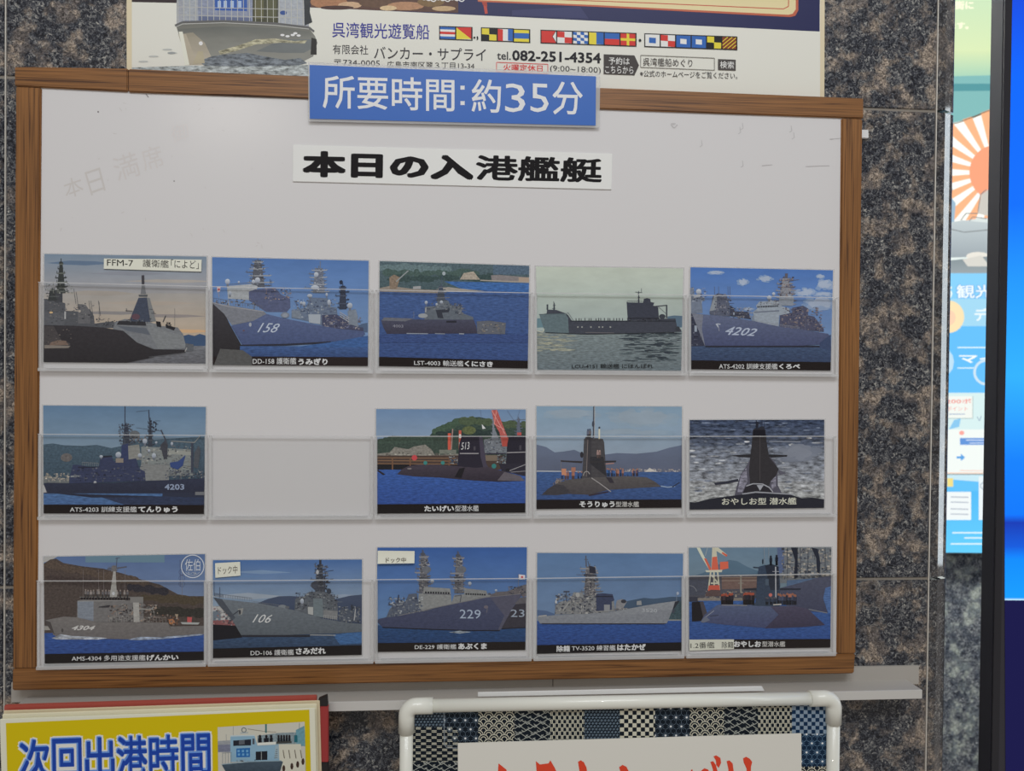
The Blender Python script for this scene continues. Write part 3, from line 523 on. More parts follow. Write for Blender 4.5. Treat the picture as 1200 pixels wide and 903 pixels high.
def d6(g):
    g.R(40, 50, 1190, 420, (82, 112, 142), 'cloud', (116, 138, 156)); g.Q([(62, 325), (130, 318), (200, 330), (330, 335), (430, 328), (530, 350), (600, 335), (700, 300), (1180, 270), (1180, 600), (62, 600)], (66, 88, 104), 'veg', (52, 72, 88)); g.E(222, 415, 40, 30, (96, 92, 92), mat='veg'); g.Q([(62, 545), (240, 560), (240, 590), (62, 590)], (100, 104, 106), 'steel'); g.clut(66, 520, 240, 570, 50, [(150, 140, 128), (168, 158, 140), (96, 100, 104)], 8, 20)
    g.Q([(735, 340), (850, 345), (920, 350), (1080, 360), (1090, 540), (735, 540)], (118, 124, 124), 'steel'); g.Q([(920, 365), (1080, 370), (1080, 400), (920, 390)], (138, 140, 134)); g.clut(740, 330, 1080, 540, 120, [(86, 90, 94), (140, 140, 134), (60, 66, 78), (112, 112, 110)], 8, 30)
    g.L([(623, 60), (623, 260)], 6, (52, 58, 72)); g.mast(632, 190, 330, 12, 26, (50, 56, 70), 7, (70, 78, 90)); g.clut(575, 180, 670, 300, 30, [(48, 54, 68), (80, 86, 96)], 7, 24); g.E(690, 258, 36, 28, (88, 92, 96), mat='steel'); g.clut(650, 265, 760, 310, 20, [(56, 60, 70), (116, 108, 104)], 8, 26)
    g.mast(796, 160, 340, 6, 16, (52, 58, 70), 6, (66, 72, 82)); g.L([(786, 88), (790, 160)], 6, (56, 62, 76)); g.L([(700, 100), (780, 92)], 2, (70, 80, 95)); g.clut(780, 160, 840, 240, 18, [(48, 52, 64)], 8, 26)
    g.Q([(596, 440), (600, 330), (645, 318), (648, 430)], (46, 56, 92), 'steel'); g.Q([(645, 335), (720, 325), (735, 430), (648, 430)], (124, 124, 120), 'steel'); g.Q([(735, 460), (925, 465), (925, 570), (700, 575)], (118, 120, 120), 'steel')
    g.Q([(245, 545), (265, 465), (300, 465), (445, 490), (455, 405), (530, 400), (545, 440), (640, 430), (700, 420), (720, 490), (760, 510), (765, 575), (240, 592)], (48, 56, 86), 'steel'); g.Q([(455, 405), (530, 400), (540, 410), (455, 418)], (34, 38, 52)); g.L([(250, 545), (320, 540)], 10, (130, 134, 136)); rail(g, [(330, 470), (440, 475)], 22, 8, (130, 132, 134)); g.R(300, 478, 445, 486, (34, 38, 56)); g.clut(255, 470, 760, 570, 70, [(38, 44, 66), (58, 66, 94), (84, 88, 100)], 8, 30)
    g.E(418, 585, 10, 10, (150, 152, 156)); dome(g, (578, 396, 20, 20), (760, 303, 16, 18), (725, 400, 14, 14), (822, 402, 15, 18), (788, 368, 10, 10), (838, 312, 8, 8), (945, 320, 9, 12), (460, 408, 12, 10)); g.Q([(560, 420), (612, 420), (612, 450), (560, 450)], (128, 118, 108))
    g.L([(870, 225), (900, 290), (915, 330)], 8, (60, 62, 72)); g.Q([(865, 330), (905, 290), (916, 330), (912, 425), (890, 425)], (58, 60, 70), 'steel'); g.L([(915, 330), (870, 232), (700, 210)], 2, (70, 76, 88)); g.R(1076, 315, 1092, 520, (56, 62, 78)); g.L([(940, 302), (1100, 312), (1140, 265)], 6, (124, 126, 126)); g.Q([(1095, 480), (1100, 380), (1130, 330), (1142, 370), (1125, 490)], (72, 76, 84), 'steel')
    g.Q([(932, 450), (990, 440), (1038, 398), (1020, 470), (985, 498), (935, 480)], (44, 66, 120), 'flat'); g.clut(895, 500, 1165, 555, 60, [(44, 50, 66), (128, 128, 126), (90, 96, 108), (66, 72, 92)], 8, 24)
    g.Q([(65, 595), (90, 588), (250, 592), (560, 588), (800, 575), (1170, 556), (1170, 690), (880, 690), (400, 672), (88, 655)], (44, 50, 72), 'steel', (34, 38, 56)); g.R(40, 655, 1180, 690, (40, 46, 66)); g.R(40, 662, 880, 745, (62, 100, 148), 'sea', (58, 92, 140)); g.Q([(400, 668), (1180, 690), (1180, 745), (640, 745)], (40, 52, 80), 'sea'); g.Q([(88, 655), (400, 668), (880, 684), (400, 690)], (36, 40, 58)); g.R(1105, 650, 1168, 672, (104, 106, 110))
    g.T('4203', (895, 597, 1030, 636, 0), (128, 142, 168), 0.02)
photo((40, 465, .1708), [(62, 58), (1178, 68), (1165, 802), (65, 798)], 'ship photo with dark blue hull numbered 4203 before hills', d6, (737, 740),
      [('ATS-4203 訓練支援艦', (245, 751, 704, 790)), ('てんりゅう', (714, 750, 985, 792), (215, 213, 210), 0.035)])
def d8(g):
    g.R(20, 70, 1110, 440, (92, 122, 158), 'cloud', (132, 150, 168)); g.Q([(30, 330), (90, 290), (150, 272), (270, 280), (410, 276), (440, 240), (500, 205), (560, 195), (620, 155), (760, 140), (850, 160), (960, 178), (1100, 195), (1100, 470), (30, 470)], (54, 70, 62), 'veg')
    bumps(g, 440, 640, 250, 160, 9, (62, 82, 66), 4, rr=(22, 44)); bumps(g, 640, 1090, 165, 200, 16, (70, 84, 62), 5, rr=(22, 46)); bumps(g, 60, 420, 310, 300, 14, (58, 76, 66), 6, rr=(20, 40)); bumps(g, 480, 900, 260, 250, 16, (44, 58, 56), 8, rr=(20, 42)); g.E(690, 235, 50, 30, (86, 94, 58), mat='veg')
    g.Q([(40, 400), (130, 390), (165, 352), (260, 368), (300, 350), (380, 335), (425, 370), (450, 410), (620, 400), (620, 430), (40, 430)], (124, 120, 112), 'veg'); g.clut(90, 385, 600, 412, 26, [(150, 146, 136), (96, 92, 86)], 10, 30); g.R(480, 372, 600, 400, (110, 114, 104), 'steel')
    g.R(30, 412, 1090, 520, (72, 56, 50), 'steel'); g.R(30, 470, 620, 516, (26, 26, 32)); [g.L([(30, y), (620, y + 4)], 6, (126, 92, 64)) for y in (428, 448, 470)]; [g.R(x, 430, x + 10, 512, (112, 78, 54)) for x in (145, 270, 545)]
    g.E(305, 428, 20, 20, (190, 54, 62)); g.R(541, 255, 562, 372, (196, 74, 50)); g.L([(575, 225), (565, 370)], 8, (150, 120, 112)); g.R(618, 235, 636, 372, (184, 78, 58)); g.R(620, 262, 634, 290, (200, 190, 184)); g.R(620, 320, 634, 345, (200, 190, 184))
    g.Q([(795, 300), (850, 290), (865, 210), (900, 290), (960, 310), (960, 400), (800, 400)], (108, 114, 122), 'steel'); g.clut(795, 290, 960, 400, 60, [(74, 80, 92), (134, 138, 144), (92, 96, 104)], 8, 26); g.mast(862, 150, 300, 4, 10, (110, 116, 126), 5)
    g.Q([(848, 92), (888, 90), (945, 240), (970, 300), (965, 345), (925, 350), (905, 250), (870, 190)], (166, 78, 72), 'veg'); g.L([(850, 92), (945, 262)], 5, (190, 130, 122)); g.L([(885, 92), (868, 190), (940, 230)], 5, (196, 126, 116)); g.Q([(925, 290), (968, 288), (966, 350), (925, 345)], (170, 62, 50)); g.Q([(780, 190), (808, 222), (785, 226)], (190, 190, 192))
    for a, b in (((770, 90), (780, 160)), ((960, 95), (1010, 170)), ((1050, 90), (1030, 150))): g.L([a, b], 2, (84, 96, 116))
    g.mast(1040, 150, 270, 6, 16, (84, 92, 108), 6); g.L([(990, 165), (1088, 158)], 4, (90, 98, 114)); g.R(1030, 250, 1060, 270, (170, 70, 66)); g.clut(870, 405, 955, 465, 30, [(110, 130, 140), (40, 50, 66), (150, 156, 160)], 7, 20); g.L([(800, 400), (950, 398)], 8, (44, 42, 60)); g.R(800, 410, 890, 450, (112, 98, 84))
    g.R(20, 512, 1110, 770, (40, 84, 156), 'sea', (34, 70, 142))
    g.Q([(950, 475), (960, 330), (972, 276), (1000, 270), (1100, 270), (1100, 480)], (34, 32, 46), 'flat'); g.L([(958, 392), (1090, 388)], 6, (150, 146, 150)); g.R(1045, 340, 1060, 375, (66, 62, 72))
    g.Q([(900, 470), (1090, 470), (1090, 560), (920, 520)], (40, 38, 52), 'steel')
    g.Q([(183, 545), (215, 510), (260, 488), (330, 476), (480, 478), (620, 488), (820, 492), (960, 530), (1050, 556), (1085, 592), (900, 598), (700, 588), (480, 568), (300, 560)], (66, 58, 70), 'steel', (44, 38, 50)); g.Q([(940, 528), (1050, 556), (1085, 592), (890, 588)], (92, 86, 94), 'steel'); g.Q([(622, 504), (662, 498), (636, 572), (588, 566)], (24, 22, 30)); g.E(270, 505, 16, 6, (120, 112, 112))
    g.Q([(40, 508), (100, 545), (85, 552), (40, 520)], (36, 32, 40)); g.L([(975, 520), (1088, 476)], 5, (140, 138, 142)); g.L([(985, 530), (1088, 522)], 4, (130, 128, 134)); g.E(962, 514, 16, 10, (26, 26, 34))
    g.Q([(608, 488), (622, 330), (636, 282), (660, 274), (760, 276), (772, 300), (785, 420), (815, 492), (740, 500)], (36, 33, 48), 'flat'); g.Q([(760, 276), (785, 280), (800, 380), (812, 470), (826, 494), (790, 494), (772, 420)], (66, 60, 78)); g.L([(626, 398), (758, 398)], 7, (150, 146, 150)); g.R(722, 348, 736, 376, (70, 66, 76)); g.T('513', [(636, 322), (694, 316), (694, 368), (634, 372)], (190, 190, 196), 0.0, 0.15)
    g.clut(545, 415, 610, 470, 24, [(40, 70, 100), (150, 156, 158), (60, 60, 70)], 8, 20); [g.E(x, y, 14, 14, (38, 124, 120)) for x, y in ((382, 464), (505, 464))]; g.E(866, 487, 17, 17, (36, 118, 116))
photo((435, 465, .1661), [(35, 85), (1090, 88), (1088, 815), (33, 822)], 'submarine photo with sail number 513 and green hill behind', d8, (757, 748),
      [('たいげい', (375, 766, 584, 808, -1), (215, 213, 210), 0.035), ('型潜水艦', (592, 764, 758, 806, -1))], (20, 16, 18))
def d9(g):
    g.R(40, 50, 1100, 420, (112, 140, 162), 'cloud', (134, 150, 168)); [g.cloud(x, y, a, b, (130, 146, 160), (118, 142, 162)) for x, y, a, b in ((800, 150, 240, 70), (300, 120, 200, 40), (700, 250, 300, 30))]
    g.Q([(50, 335), (120, 352), (180, 390), (240, 385), (320, 372), (380, 400), (540, 405), (620, 395), (760, 400), (900, 385), (980, 360), (1080, 338), (1080, 530), (50, 530)], (92, 104, 128), 'cloud', (84, 92, 114)); g.L([(50, 522), (1080, 536)], 8, (160, 164, 172)); g.clut(660, 505, 1070, 525, 44, [(150, 140, 138), (176, 168, 162), (120, 116, 124)], 8, 26); g.Q([(815, 528), (850, 500), (905, 526)], (186, 180, 172))
    g.R(40, 528, 1100, 760, (50, 84, 136), 'sea', (42, 70, 122)); g.L([(930, 628), (980, 636), (1030, 630)], 7, (130, 150, 176)); g.L([(1010, 635), (1062, 602)], 9, (40, 50, 76))
    g.people(225, 420, 580, 9, 62, [(44, 76, 130), (150, 96, 76), (40, 70, 120)], (140, 96, 76)); g.people(545, 665, 560, 9, 58, [(44, 82, 136), (150, 100, 84)], (150, 104, 84)); g.people(725, 775, 558, 4, 56, [(70, 66, 96), (150, 100, 84)], (150, 104, 84)); g.people(670, 730, 560, 4, 26, [(44, 82, 136)], (60, 84, 120))
    g.R(230, 505, 262, 550, (186, 122, 88)); g.R(298, 496, 328, 528, (160, 104, 80)); g.L([(226, 440), (226, 520)], 3, (110, 104, 106)); g.E(205, 600, 22, 18, (124, 112, 104), mat='steel'); g.clut(170, 570, 260, 610, 18, [(90, 80, 78), (140, 128, 118)], 8, 22)
    g.Q([(88, 690), (130, 650), (190, 610), (280, 582), (430, 568), (560, 562), (700, 558), (830, 566), (890, 598), (932, 632), (760, 642), (560, 655), (430, 690), (250, 682)], (84, 80, 80), 'steel', (66, 62, 66)); g.Q([(88, 690), (130, 650), (190, 615), (245, 622), (300, 680), (200, 692)], (58, 56, 62), 'steel'); g.Q([(540, 565), (580, 568), (602, 606), (570, 606)], (48, 44, 54)); g.E(865, 610, 40, 6, (72, 66, 66)); g.L([(420, 694), (560, 668)], 10, (50, 40, 52))
    g.Q([(372, 575), (380, 470), (388, 300), (402, 280), (432, 285), (520, 296), (530, 320), (540, 470), (548, 566), (430, 568)], (66, 64, 68), 'steel'); g.Q([(412, 568), (410, 285), (440, 288), (440, 568)], (56, 54, 60)); g.Q([(430, 420), (525, 420), (545, 560), (430, 470)], (44, 44, 50), 'steel')
    g.Q([(222, 446), (300, 450), (378, 452), (372, 466), (225, 456)], (50, 46, 50)); g.Q([(428, 452), (615, 448), (612, 460), (430, 466)], (48, 46, 50)); g.L([(540, 472), (600, 466)], 8, (156, 116, 110)); g.E(372, 407, 12, 22, (40, 40, 48)); g.people(470, 505, 430, 2, 60, [(130, 104, 100), (60, 58, 84)], (160, 130, 120)); g.people(405, 440, 290, 2, 70, [(80, 84, 100), (90, 86, 90)], (70, 80, 100))
    g.L([(459, 66), (457, 180), (455, 300)], 12, (70, 74, 84)); g.L([(463, 68), (462, 290)], 4, (160, 160, 160)); g.R(490, 225, 501, 296, (186, 182, 160)); g.E(496, 216, 6, 8, (60, 62, 72)); g.E(453, 190, 9, 22, (60, 64, 76)); g.L([(415, 300), (404, 560)], 4, (120, 108, 106)); g.L([(440, 570), (500, 610), (578, 668)], 6, (146, 142, 142)); g.ring(406, 555, 22, 5, (150, 146, 146), 180, 340, sy=1.4)
photo((620, 465, .1661), [(53, 65), (1078, 68), (1075, 780), (53, 790)], 'submarine photo with crew in orange standing on the hull', d9, (724, 722),
      [('そうりゅう', (355, 735, 604, 778), (215, 213, 210), 0.035), ('型潜水艦', (612, 737, 775, 775), (196, 194, 190))], (24, 18, 20))
def d10(g):
    g.R(40, 95, 1060, 300, (48, 60, 84), 'foam', (76, 86, 106)); g.R(40, 300, 1060, 560, (98, 106, 122), 'foam', (134, 138, 146)); g.R(40, 560, 1060, 780, (140, 142, 146), 'foam', (156, 158, 156))
    r = random.Random(5)
    for i in range(70):
        x, y = r.uniform(50, 500) if i % 3 else r.uniform(650, 1040), r.uniform(230, 640); g.E(x, y, r.uniform(10, 46), r.uniform(3, 9), r.choice([(150, 154, 162), (168, 170, 174), (104, 112, 128), (128, 134, 146)]), 8, 'foam')
    for i in range(26):
        x, y = r.uniform(50, 1040), r.uniform(110, 260); g.E(x, y, r.uniform(14, 50), r.uniform(2, 5), r.choice([(100, 112, 134), (40, 48, 68), (84, 94, 116)]), 8, 'foam')
    g.cloud(860, 360, 150, 70, (120, 126, 140), (104, 112, 128)); g.L([(640, 265), (870, 268)], 6, (130, 136, 150))
    g.Q([(232, 572), (330, 558), (410, 542), (415, 560), (330, 578), (242, 588)], (44, 46, 60)); g.Q([(600, 360), (775, 366), (772, 378), (640, 386)], (34, 34, 40)); g.Q([(355, 368), (505, 360), (508, 384), (420, 380)], (36, 36, 42))
    g.Q([(498, 400), (470, 450), (430, 510), (400, 600), (385, 665), (560, 650), (740, 660), (705, 590), (702, 480), (690, 430), (648, 380)], (78, 76, 90), 'steel'); g.Q([(430, 520), (470, 460), (480, 560), (440, 640), (405, 640)], (122, 120, 136), 'foam'); g.Q([(650, 520), (690, 500), (690, 600), (660, 620)], (118, 116, 132), 'foam'); g.Q([(700, 470), (770, 500), (720, 515)], (84, 84, 98))
    g.Q([(520, 180), (540, 168), (600, 168), (612, 180), (622, 270), (640, 380), (712, 470), (690, 520), (650, 560), (640, 600), (500, 600), (490, 480), (500, 380), (515, 260)], (44, 42, 47), 'steel'); g.Q([(524, 180), (608, 180), (614, 220), (522, 220)], (26, 26, 34)); g.L([(572, 220), (572, 560)], 5, (66, 62, 66))
    for x, y0 in ((545, 108), (556, 120), (588, 108), (604, 125)): g.L([(x, y0), (x, 180)], 6 if x < 560 else 3, (34, 36, 48))
    g.E(553, 140, 9, 22, (36, 38, 50)); g.E(586, 165, 20, 12, (40, 42, 50))
    g.Q([(440, 660), (470, 590), (560, 575), (640, 600), (670, 655)], (36, 34, 42), 'steel'); g.L([(470, 596), (520, 578), (590, 580), (640, 605), (668, 640)], 8, (150, 152, 160)); g.Q([(548, 588), (600, 588), (572, 630)], (150, 152, 160)); g.L([(440, 655), (540, 640), (700, 650), (820, 660)], 10, (140, 142, 150))
    g.Q([(45, 712), (90, 718), (200, 690), (300, 676), (440, 658), (600, 648), (800, 660), (880, 685), (960, 680), (1055, 695), (1055, 780), (45, 780)], (30, 32, 44), 'flat')
photo((800, 475, .15833), [(52, 107), (1048, 105), (1047, 757), (52, 770)], 'dark submarine photo head-on in white foam with cream caption', d10, None,
      [('おやしお型 潜水艦', (290, 684, 842, 736, -4), (206, 204, 186), 0.012)])
def d11(g):
    g.R(50, 70, 1190, 600, (74, 98, 140), 'cloud', (110, 128, 156)); g.Q([(66, 95), (160, 98), (120, 120), (66, 140)], (150, 150, 148), 'cloud')
    g.Q([(60, 150), (110, 118), (150, 112), (200, 142), (330, 165), (470, 180), (600, 212), (740, 258), (860, 290), (980, 355), (1060, 368), (1180, 368), (1180, 640), (60, 640)], (72, 62, 58), 'veg'); bumps(g, 80, 760, 150, 280, 22, (80, 68, 60), 2, rr=(20, 50)); bumps(g, 100, 700, 240, 330, 18, (66, 56, 54), 9, rr=(24, 54)); bumps(g, 740, 1160, 380, 400, 14, (72, 62, 48), 3, rr=(20, 50)); bumps(g, 820, 1160, 470, 480, 14, (48, 46, 42), 13, rr=(24, 54)); bumps(g, 640, 900, 300, 340, 10, (44, 42, 50), 15, rr=(20, 44))
    g.R(350, 82, 890, 138, (88, 118, 136)); g.R(350, 82, 790, 90, (110, 130, 138))
    for x in (440, 475, 620, 335, 1010): g.L([(x, 190), (x, 370)], 2, (112, 104, 104))
    g.L([(995, 120), (1000, 300)], 3, (72, 82, 110)); [g.ring(1008, y, 20, 2.5, (70, 80, 110), n=10) for y in (205, 245, 285)]
    g.R(50, 620, 1190, 800, (38, 76, 144), 'sea', (32, 64, 128)); g.R(66, 570, 130, 600, (110, 108, 108)); g.Q([(72, 575), (118, 575), (118, 600), (72, 600)], (140, 136, 130))
    g.Q([(295, 400), (320, 392), (620, 396), (745, 400), (748, 545), (290, 545)], (106, 104, 104), 'steel'); g.Q([(295, 402), (405, 400), (405, 540), (300, 525)], (116, 124, 136), 'steel'); g.L([(295, 402), (620, 398)], 5, (132, 130, 128)); g.R(310, 372, 745, 378, (110, 108, 106)); wins(g, 318, 376, 745, 380, 22, 16, (30, 28, 34)); g.people(335, 640, 378, 15, 58, [(118, 112, 110), (92, 90, 94), (136, 128, 124)], (128, 116, 110))
    g.Q([(516, 375), (530, 270), (542, 190), (556, 190), (560, 280), (566, 372)], (146, 144, 140), 'steel'); g.L([(500, 182), (560, 178), (632, 168)], 8, (80, 80, 88)); g.L([(566, 105), (560, 180)], 5, (74, 80, 98)); g.mast(545, 160, 200, 14, 20, (96, 94, 96), 2); g.L([(555, 112), (585, 105)], 4, (70, 78, 98)); g.E(541, 350, 10, 12, (176, 178, 182))
    g.clut(505, 420, 840, 540, 130, [(62, 58, 60), (128, 124, 120), (96, 92, 92), (138, 118, 104)], 8, 30); g.Q([(440, 440), (520, 428), (510, 446), (440, 446)], (50, 48, 54)); g.Q([(674, 388), (715, 382), (720, 545), (680, 545)], (152, 150, 146), 'steel'); g.R(655, 376, 745, 412, (116, 114, 112)); g.Q([(720, 450), (800, 455), (815, 432), (812, 460), (720, 462)], (132, 130, 126))
    rail(g, [(515, 542), (680, 545), (900, 548)], 34, 10, (138, 134, 130)); g.E(937, 540, 18, 20, (166, 106, 60)); g.E(937, 540, 8, 9, (110, 100, 92)); g.clut(850, 490, 990, 560, 30, [(150, 100, 66), (120, 108, 100), (72, 64, 60)], 8, 24); g.Q([(1045, 510), (1078, 512), (1074, 550), (1045, 545)], (178, 72, 72)); g.Q([(960, 490), (985, 492), (975, 520)], (150, 132, 110)); g.Q([(1000, 545), (1130, 548), (1120, 562), (1010, 560)], (150, 152, 150)); g.L([(930, 595), (1140, 585)], 3, (90, 86, 84))
    g.Q([(70, 535), (110, 525), (200, 508), (290, 512), (430, 545), (915, 548), (930, 575), (1160, 570), (1160, 628), (860, 650), (640, 662), (180, 655), (130, 632), (108, 570)], (110, 106, 104), 'steel', (98, 94, 94)); g.Q([(66, 530), (112, 545), (140, 630), (118, 610)], (70, 64, 64)); g.E(193, 602, 8, 14, (70, 66, 66)); g.L([(915, 550), (930, 590)], 4, (80, 78, 78))
    g.Q([(120, 655), (180, 628), (260, 640), (420, 646), (500, 655), (440, 664), (160, 664)], (150, 156, 166), 'foam'); g.Q([(640, 665), (720, 645), (860, 648), (1150, 625), (1150, 634), (860, 662), (700, 668)], (128, 140, 160), 'foam'); g.T('4304', [(262, 568), (418, 570), (410, 600), (254, 600)], (186, 184, 182), 0.02, 0.3)
    g.ring(1082, 165, 77, 6, (178, 184, 192), n=36); g.T('佐伯', (1030, 116, 1134, 196, 0), (178, 184, 192)); g.ring(1082, 165, 62, 3, (160, 168, 180), 40, 140, 12); g.clut(1050, 200, 1105, 216, 18, [(160, 168, 180)], 3, 8)
photo((40, 635, .1717), [(65, 100), (1166, 82), (1163, 805), (72, 828)], 'ship photo with brown hillside and round white stamp in its corner', d11, (763, 745),
      [('AMS-4304 多用途支援艦', (256, 774, 760, 812, -5)), ('げんかい', (768, 768, 985, 808, -3), (215, 213, 210), 0.035)], (22, 18, 20))
def d12(g):
    g.R(40, 80, 1120, 420, (56, 94, 148), 'cloud', (122, 142, 162)); [g.Q([(x - a, y), (x, y - b), (x + a, y + 3), (x, y + b)], c, 'cloud') for x, y, a, b, c in ((400, 180, 220, 14, (104, 130, 162)), (260, 210, 180, 10, (84, 116, 156)), (240, 270, 260, 12, (100, 124, 156)), (300, 350, 300, 24, (138, 150, 164)), (980, 350, 180, 14, (128, 144, 164)))]
    g.Q([(365, 402), (440, 370), (520, 350), (600, 348), (700, 355), (800, 380), (930, 368), (1020, 346), (1110, 338), (1110, 560), (365, 480)], (60, 72, 96), 'cloud', (52, 66, 92))
    g.Q([(50, 520), (220, 515), (240, 560), (50, 565)], (124, 74, 76)); g.R(50, 455, 110, 520, (96, 108, 120)); g.clut(60, 420, 220, 560, 50, [(128, 132, 134), (90, 92, 100), (150, 110, 108), (60, 62, 72)], 8, 30); g.Q([(80, 430), (130, 410), (150, 445), (110, 450)], (160, 160, 158))
    g.R(40, 600, 1120, 780, (48, 74, 106), 'sea', (38, 54, 78)); g.Q([(50, 548), (240, 558), (262, 640), (50, 662)], (22, 22, 30)); g.Q([(900, 620), (1110, 595), (1110, 680), (950, 690)], (48, 92, 142), 'sea')
    g.mast(808, 130, 330, 18, 34, (54, 58, 68), 9, (84, 88, 96)); g.clut(765, 115, 860, 320, 50, [(44, 48, 58), (92, 94, 100), (66, 70, 80)], 8, 26); g.L([(812, 92), (812, 130)], 16, (48, 52, 62)); g.L([(840, 178), (905, 168)], 4, (56, 62, 78)); g.L([(850, 235), (905, 228)], 4, (56, 62, 78)); g.E(772, 272, 26, 26, (62, 66, 78), mat='steel'); g.E(792, 180, 10, 16, (150, 152, 156)); g.R(838, 215, 846, 330, (52, 56, 68))
    g.Q([(632, 445), (635, 370), (700, 350), (735, 318), (860, 322), (905, 350), (935, 420), (935, 500), (760, 500), (650, 460)], (84, 90, 98), 'steel'); g.clut(635, 320, 930, 440, 110, [(50, 54, 64), (110, 114, 118), (80, 84, 92), (64, 68, 78)], 8, 28); g.Q([(762, 366), (828, 368), (834, 498), (765, 490)], (98, 110, 116), 'steel'); g.Q([(724, 424), (762, 426), (762, 482), (726, 474)], (156, 158, 156)); g.Q([(835, 445), (935, 455), (930, 515), (835, 500)], (112, 114, 116), 'steel'); rail(g, [(835, 510), (930, 522)], 28, 6, (150, 150, 150)); g.E(873, 315, 16, 20, (50, 56, 68))
    dome(g, (684, 385, 13, 20)); g.Q([(940, 520), (950, 440), (990, 450), (1050, 440), (1082, 500), (1082, 535)], (70, 78, 92), 'steel'); g.clut(935, 420, 1085, 530, 60, [(48, 54, 66), (120, 124, 128), (84, 90, 100)], 8, 26); g.L([(1034, 410), (1034, 450)], 12, (48, 54, 66)); g.L([(1060, 440), (1050, 520)], 7, (150, 152, 154)); g.E(545, 425, 30, 16, (112, 118, 124)); g.E(580, 428, 16, 10, (88, 92, 100))
    rail(g, [(70, 350), (130, 360), (330, 385)], 22, 12, (84, 90, 104)); g.L([(105, 285), (105, 360)], 4, (66, 74, 92)); rail(g, [(340, 400), (520, 425)], 14, 14, (110, 114, 122)); g.L([(65, 240), (66, 350)], 3, (56, 66, 88))
    g.Q([(60, 358), (130, 372), (400, 402), (640, 450), (830, 508), (1000, 535), (1110, 545), (1110, 600), (900, 612), (740, 616), (262, 634), (195, 520), (110, 425)], (100, 108, 116), 'steel', (80, 88, 96)); g.Q([(60, 358), (120, 370), (215, 500), (195, 520), (105, 420)], (66, 72, 82), 'steel')
    g.R(258, 622, 740, 636, (38, 40, 50)); g.L([(740, 622), (920, 624)], 6, (140, 142, 142)); g.Q([(232, 440), (272, 432), (262, 478), (240, 484)], (130, 130, 128)); g.E(246, 462, 8, 18, (50, 52, 60)); g.L([(200, 480), (240, 450)], 7, (52, 56, 66)); g.T('106', [(350, 476), (476, 480), (462, 538), (334, 534)], (196, 198, 200), 0.0, 0.3)
photo((240, 640, .16667), [(57, 97), (1105, 92), (1103, 762), (57, 785)], 'ship photo with grey hull numbered 106 and a small square tag', d12, (718, 694),
      [('DD-106 護衛艦', (322, 728, 626, 768, -5)), ('さみだれ', (640, 714, 850, 760, -4), (215, 213, 210), 0.035)], (22, 18, 20))
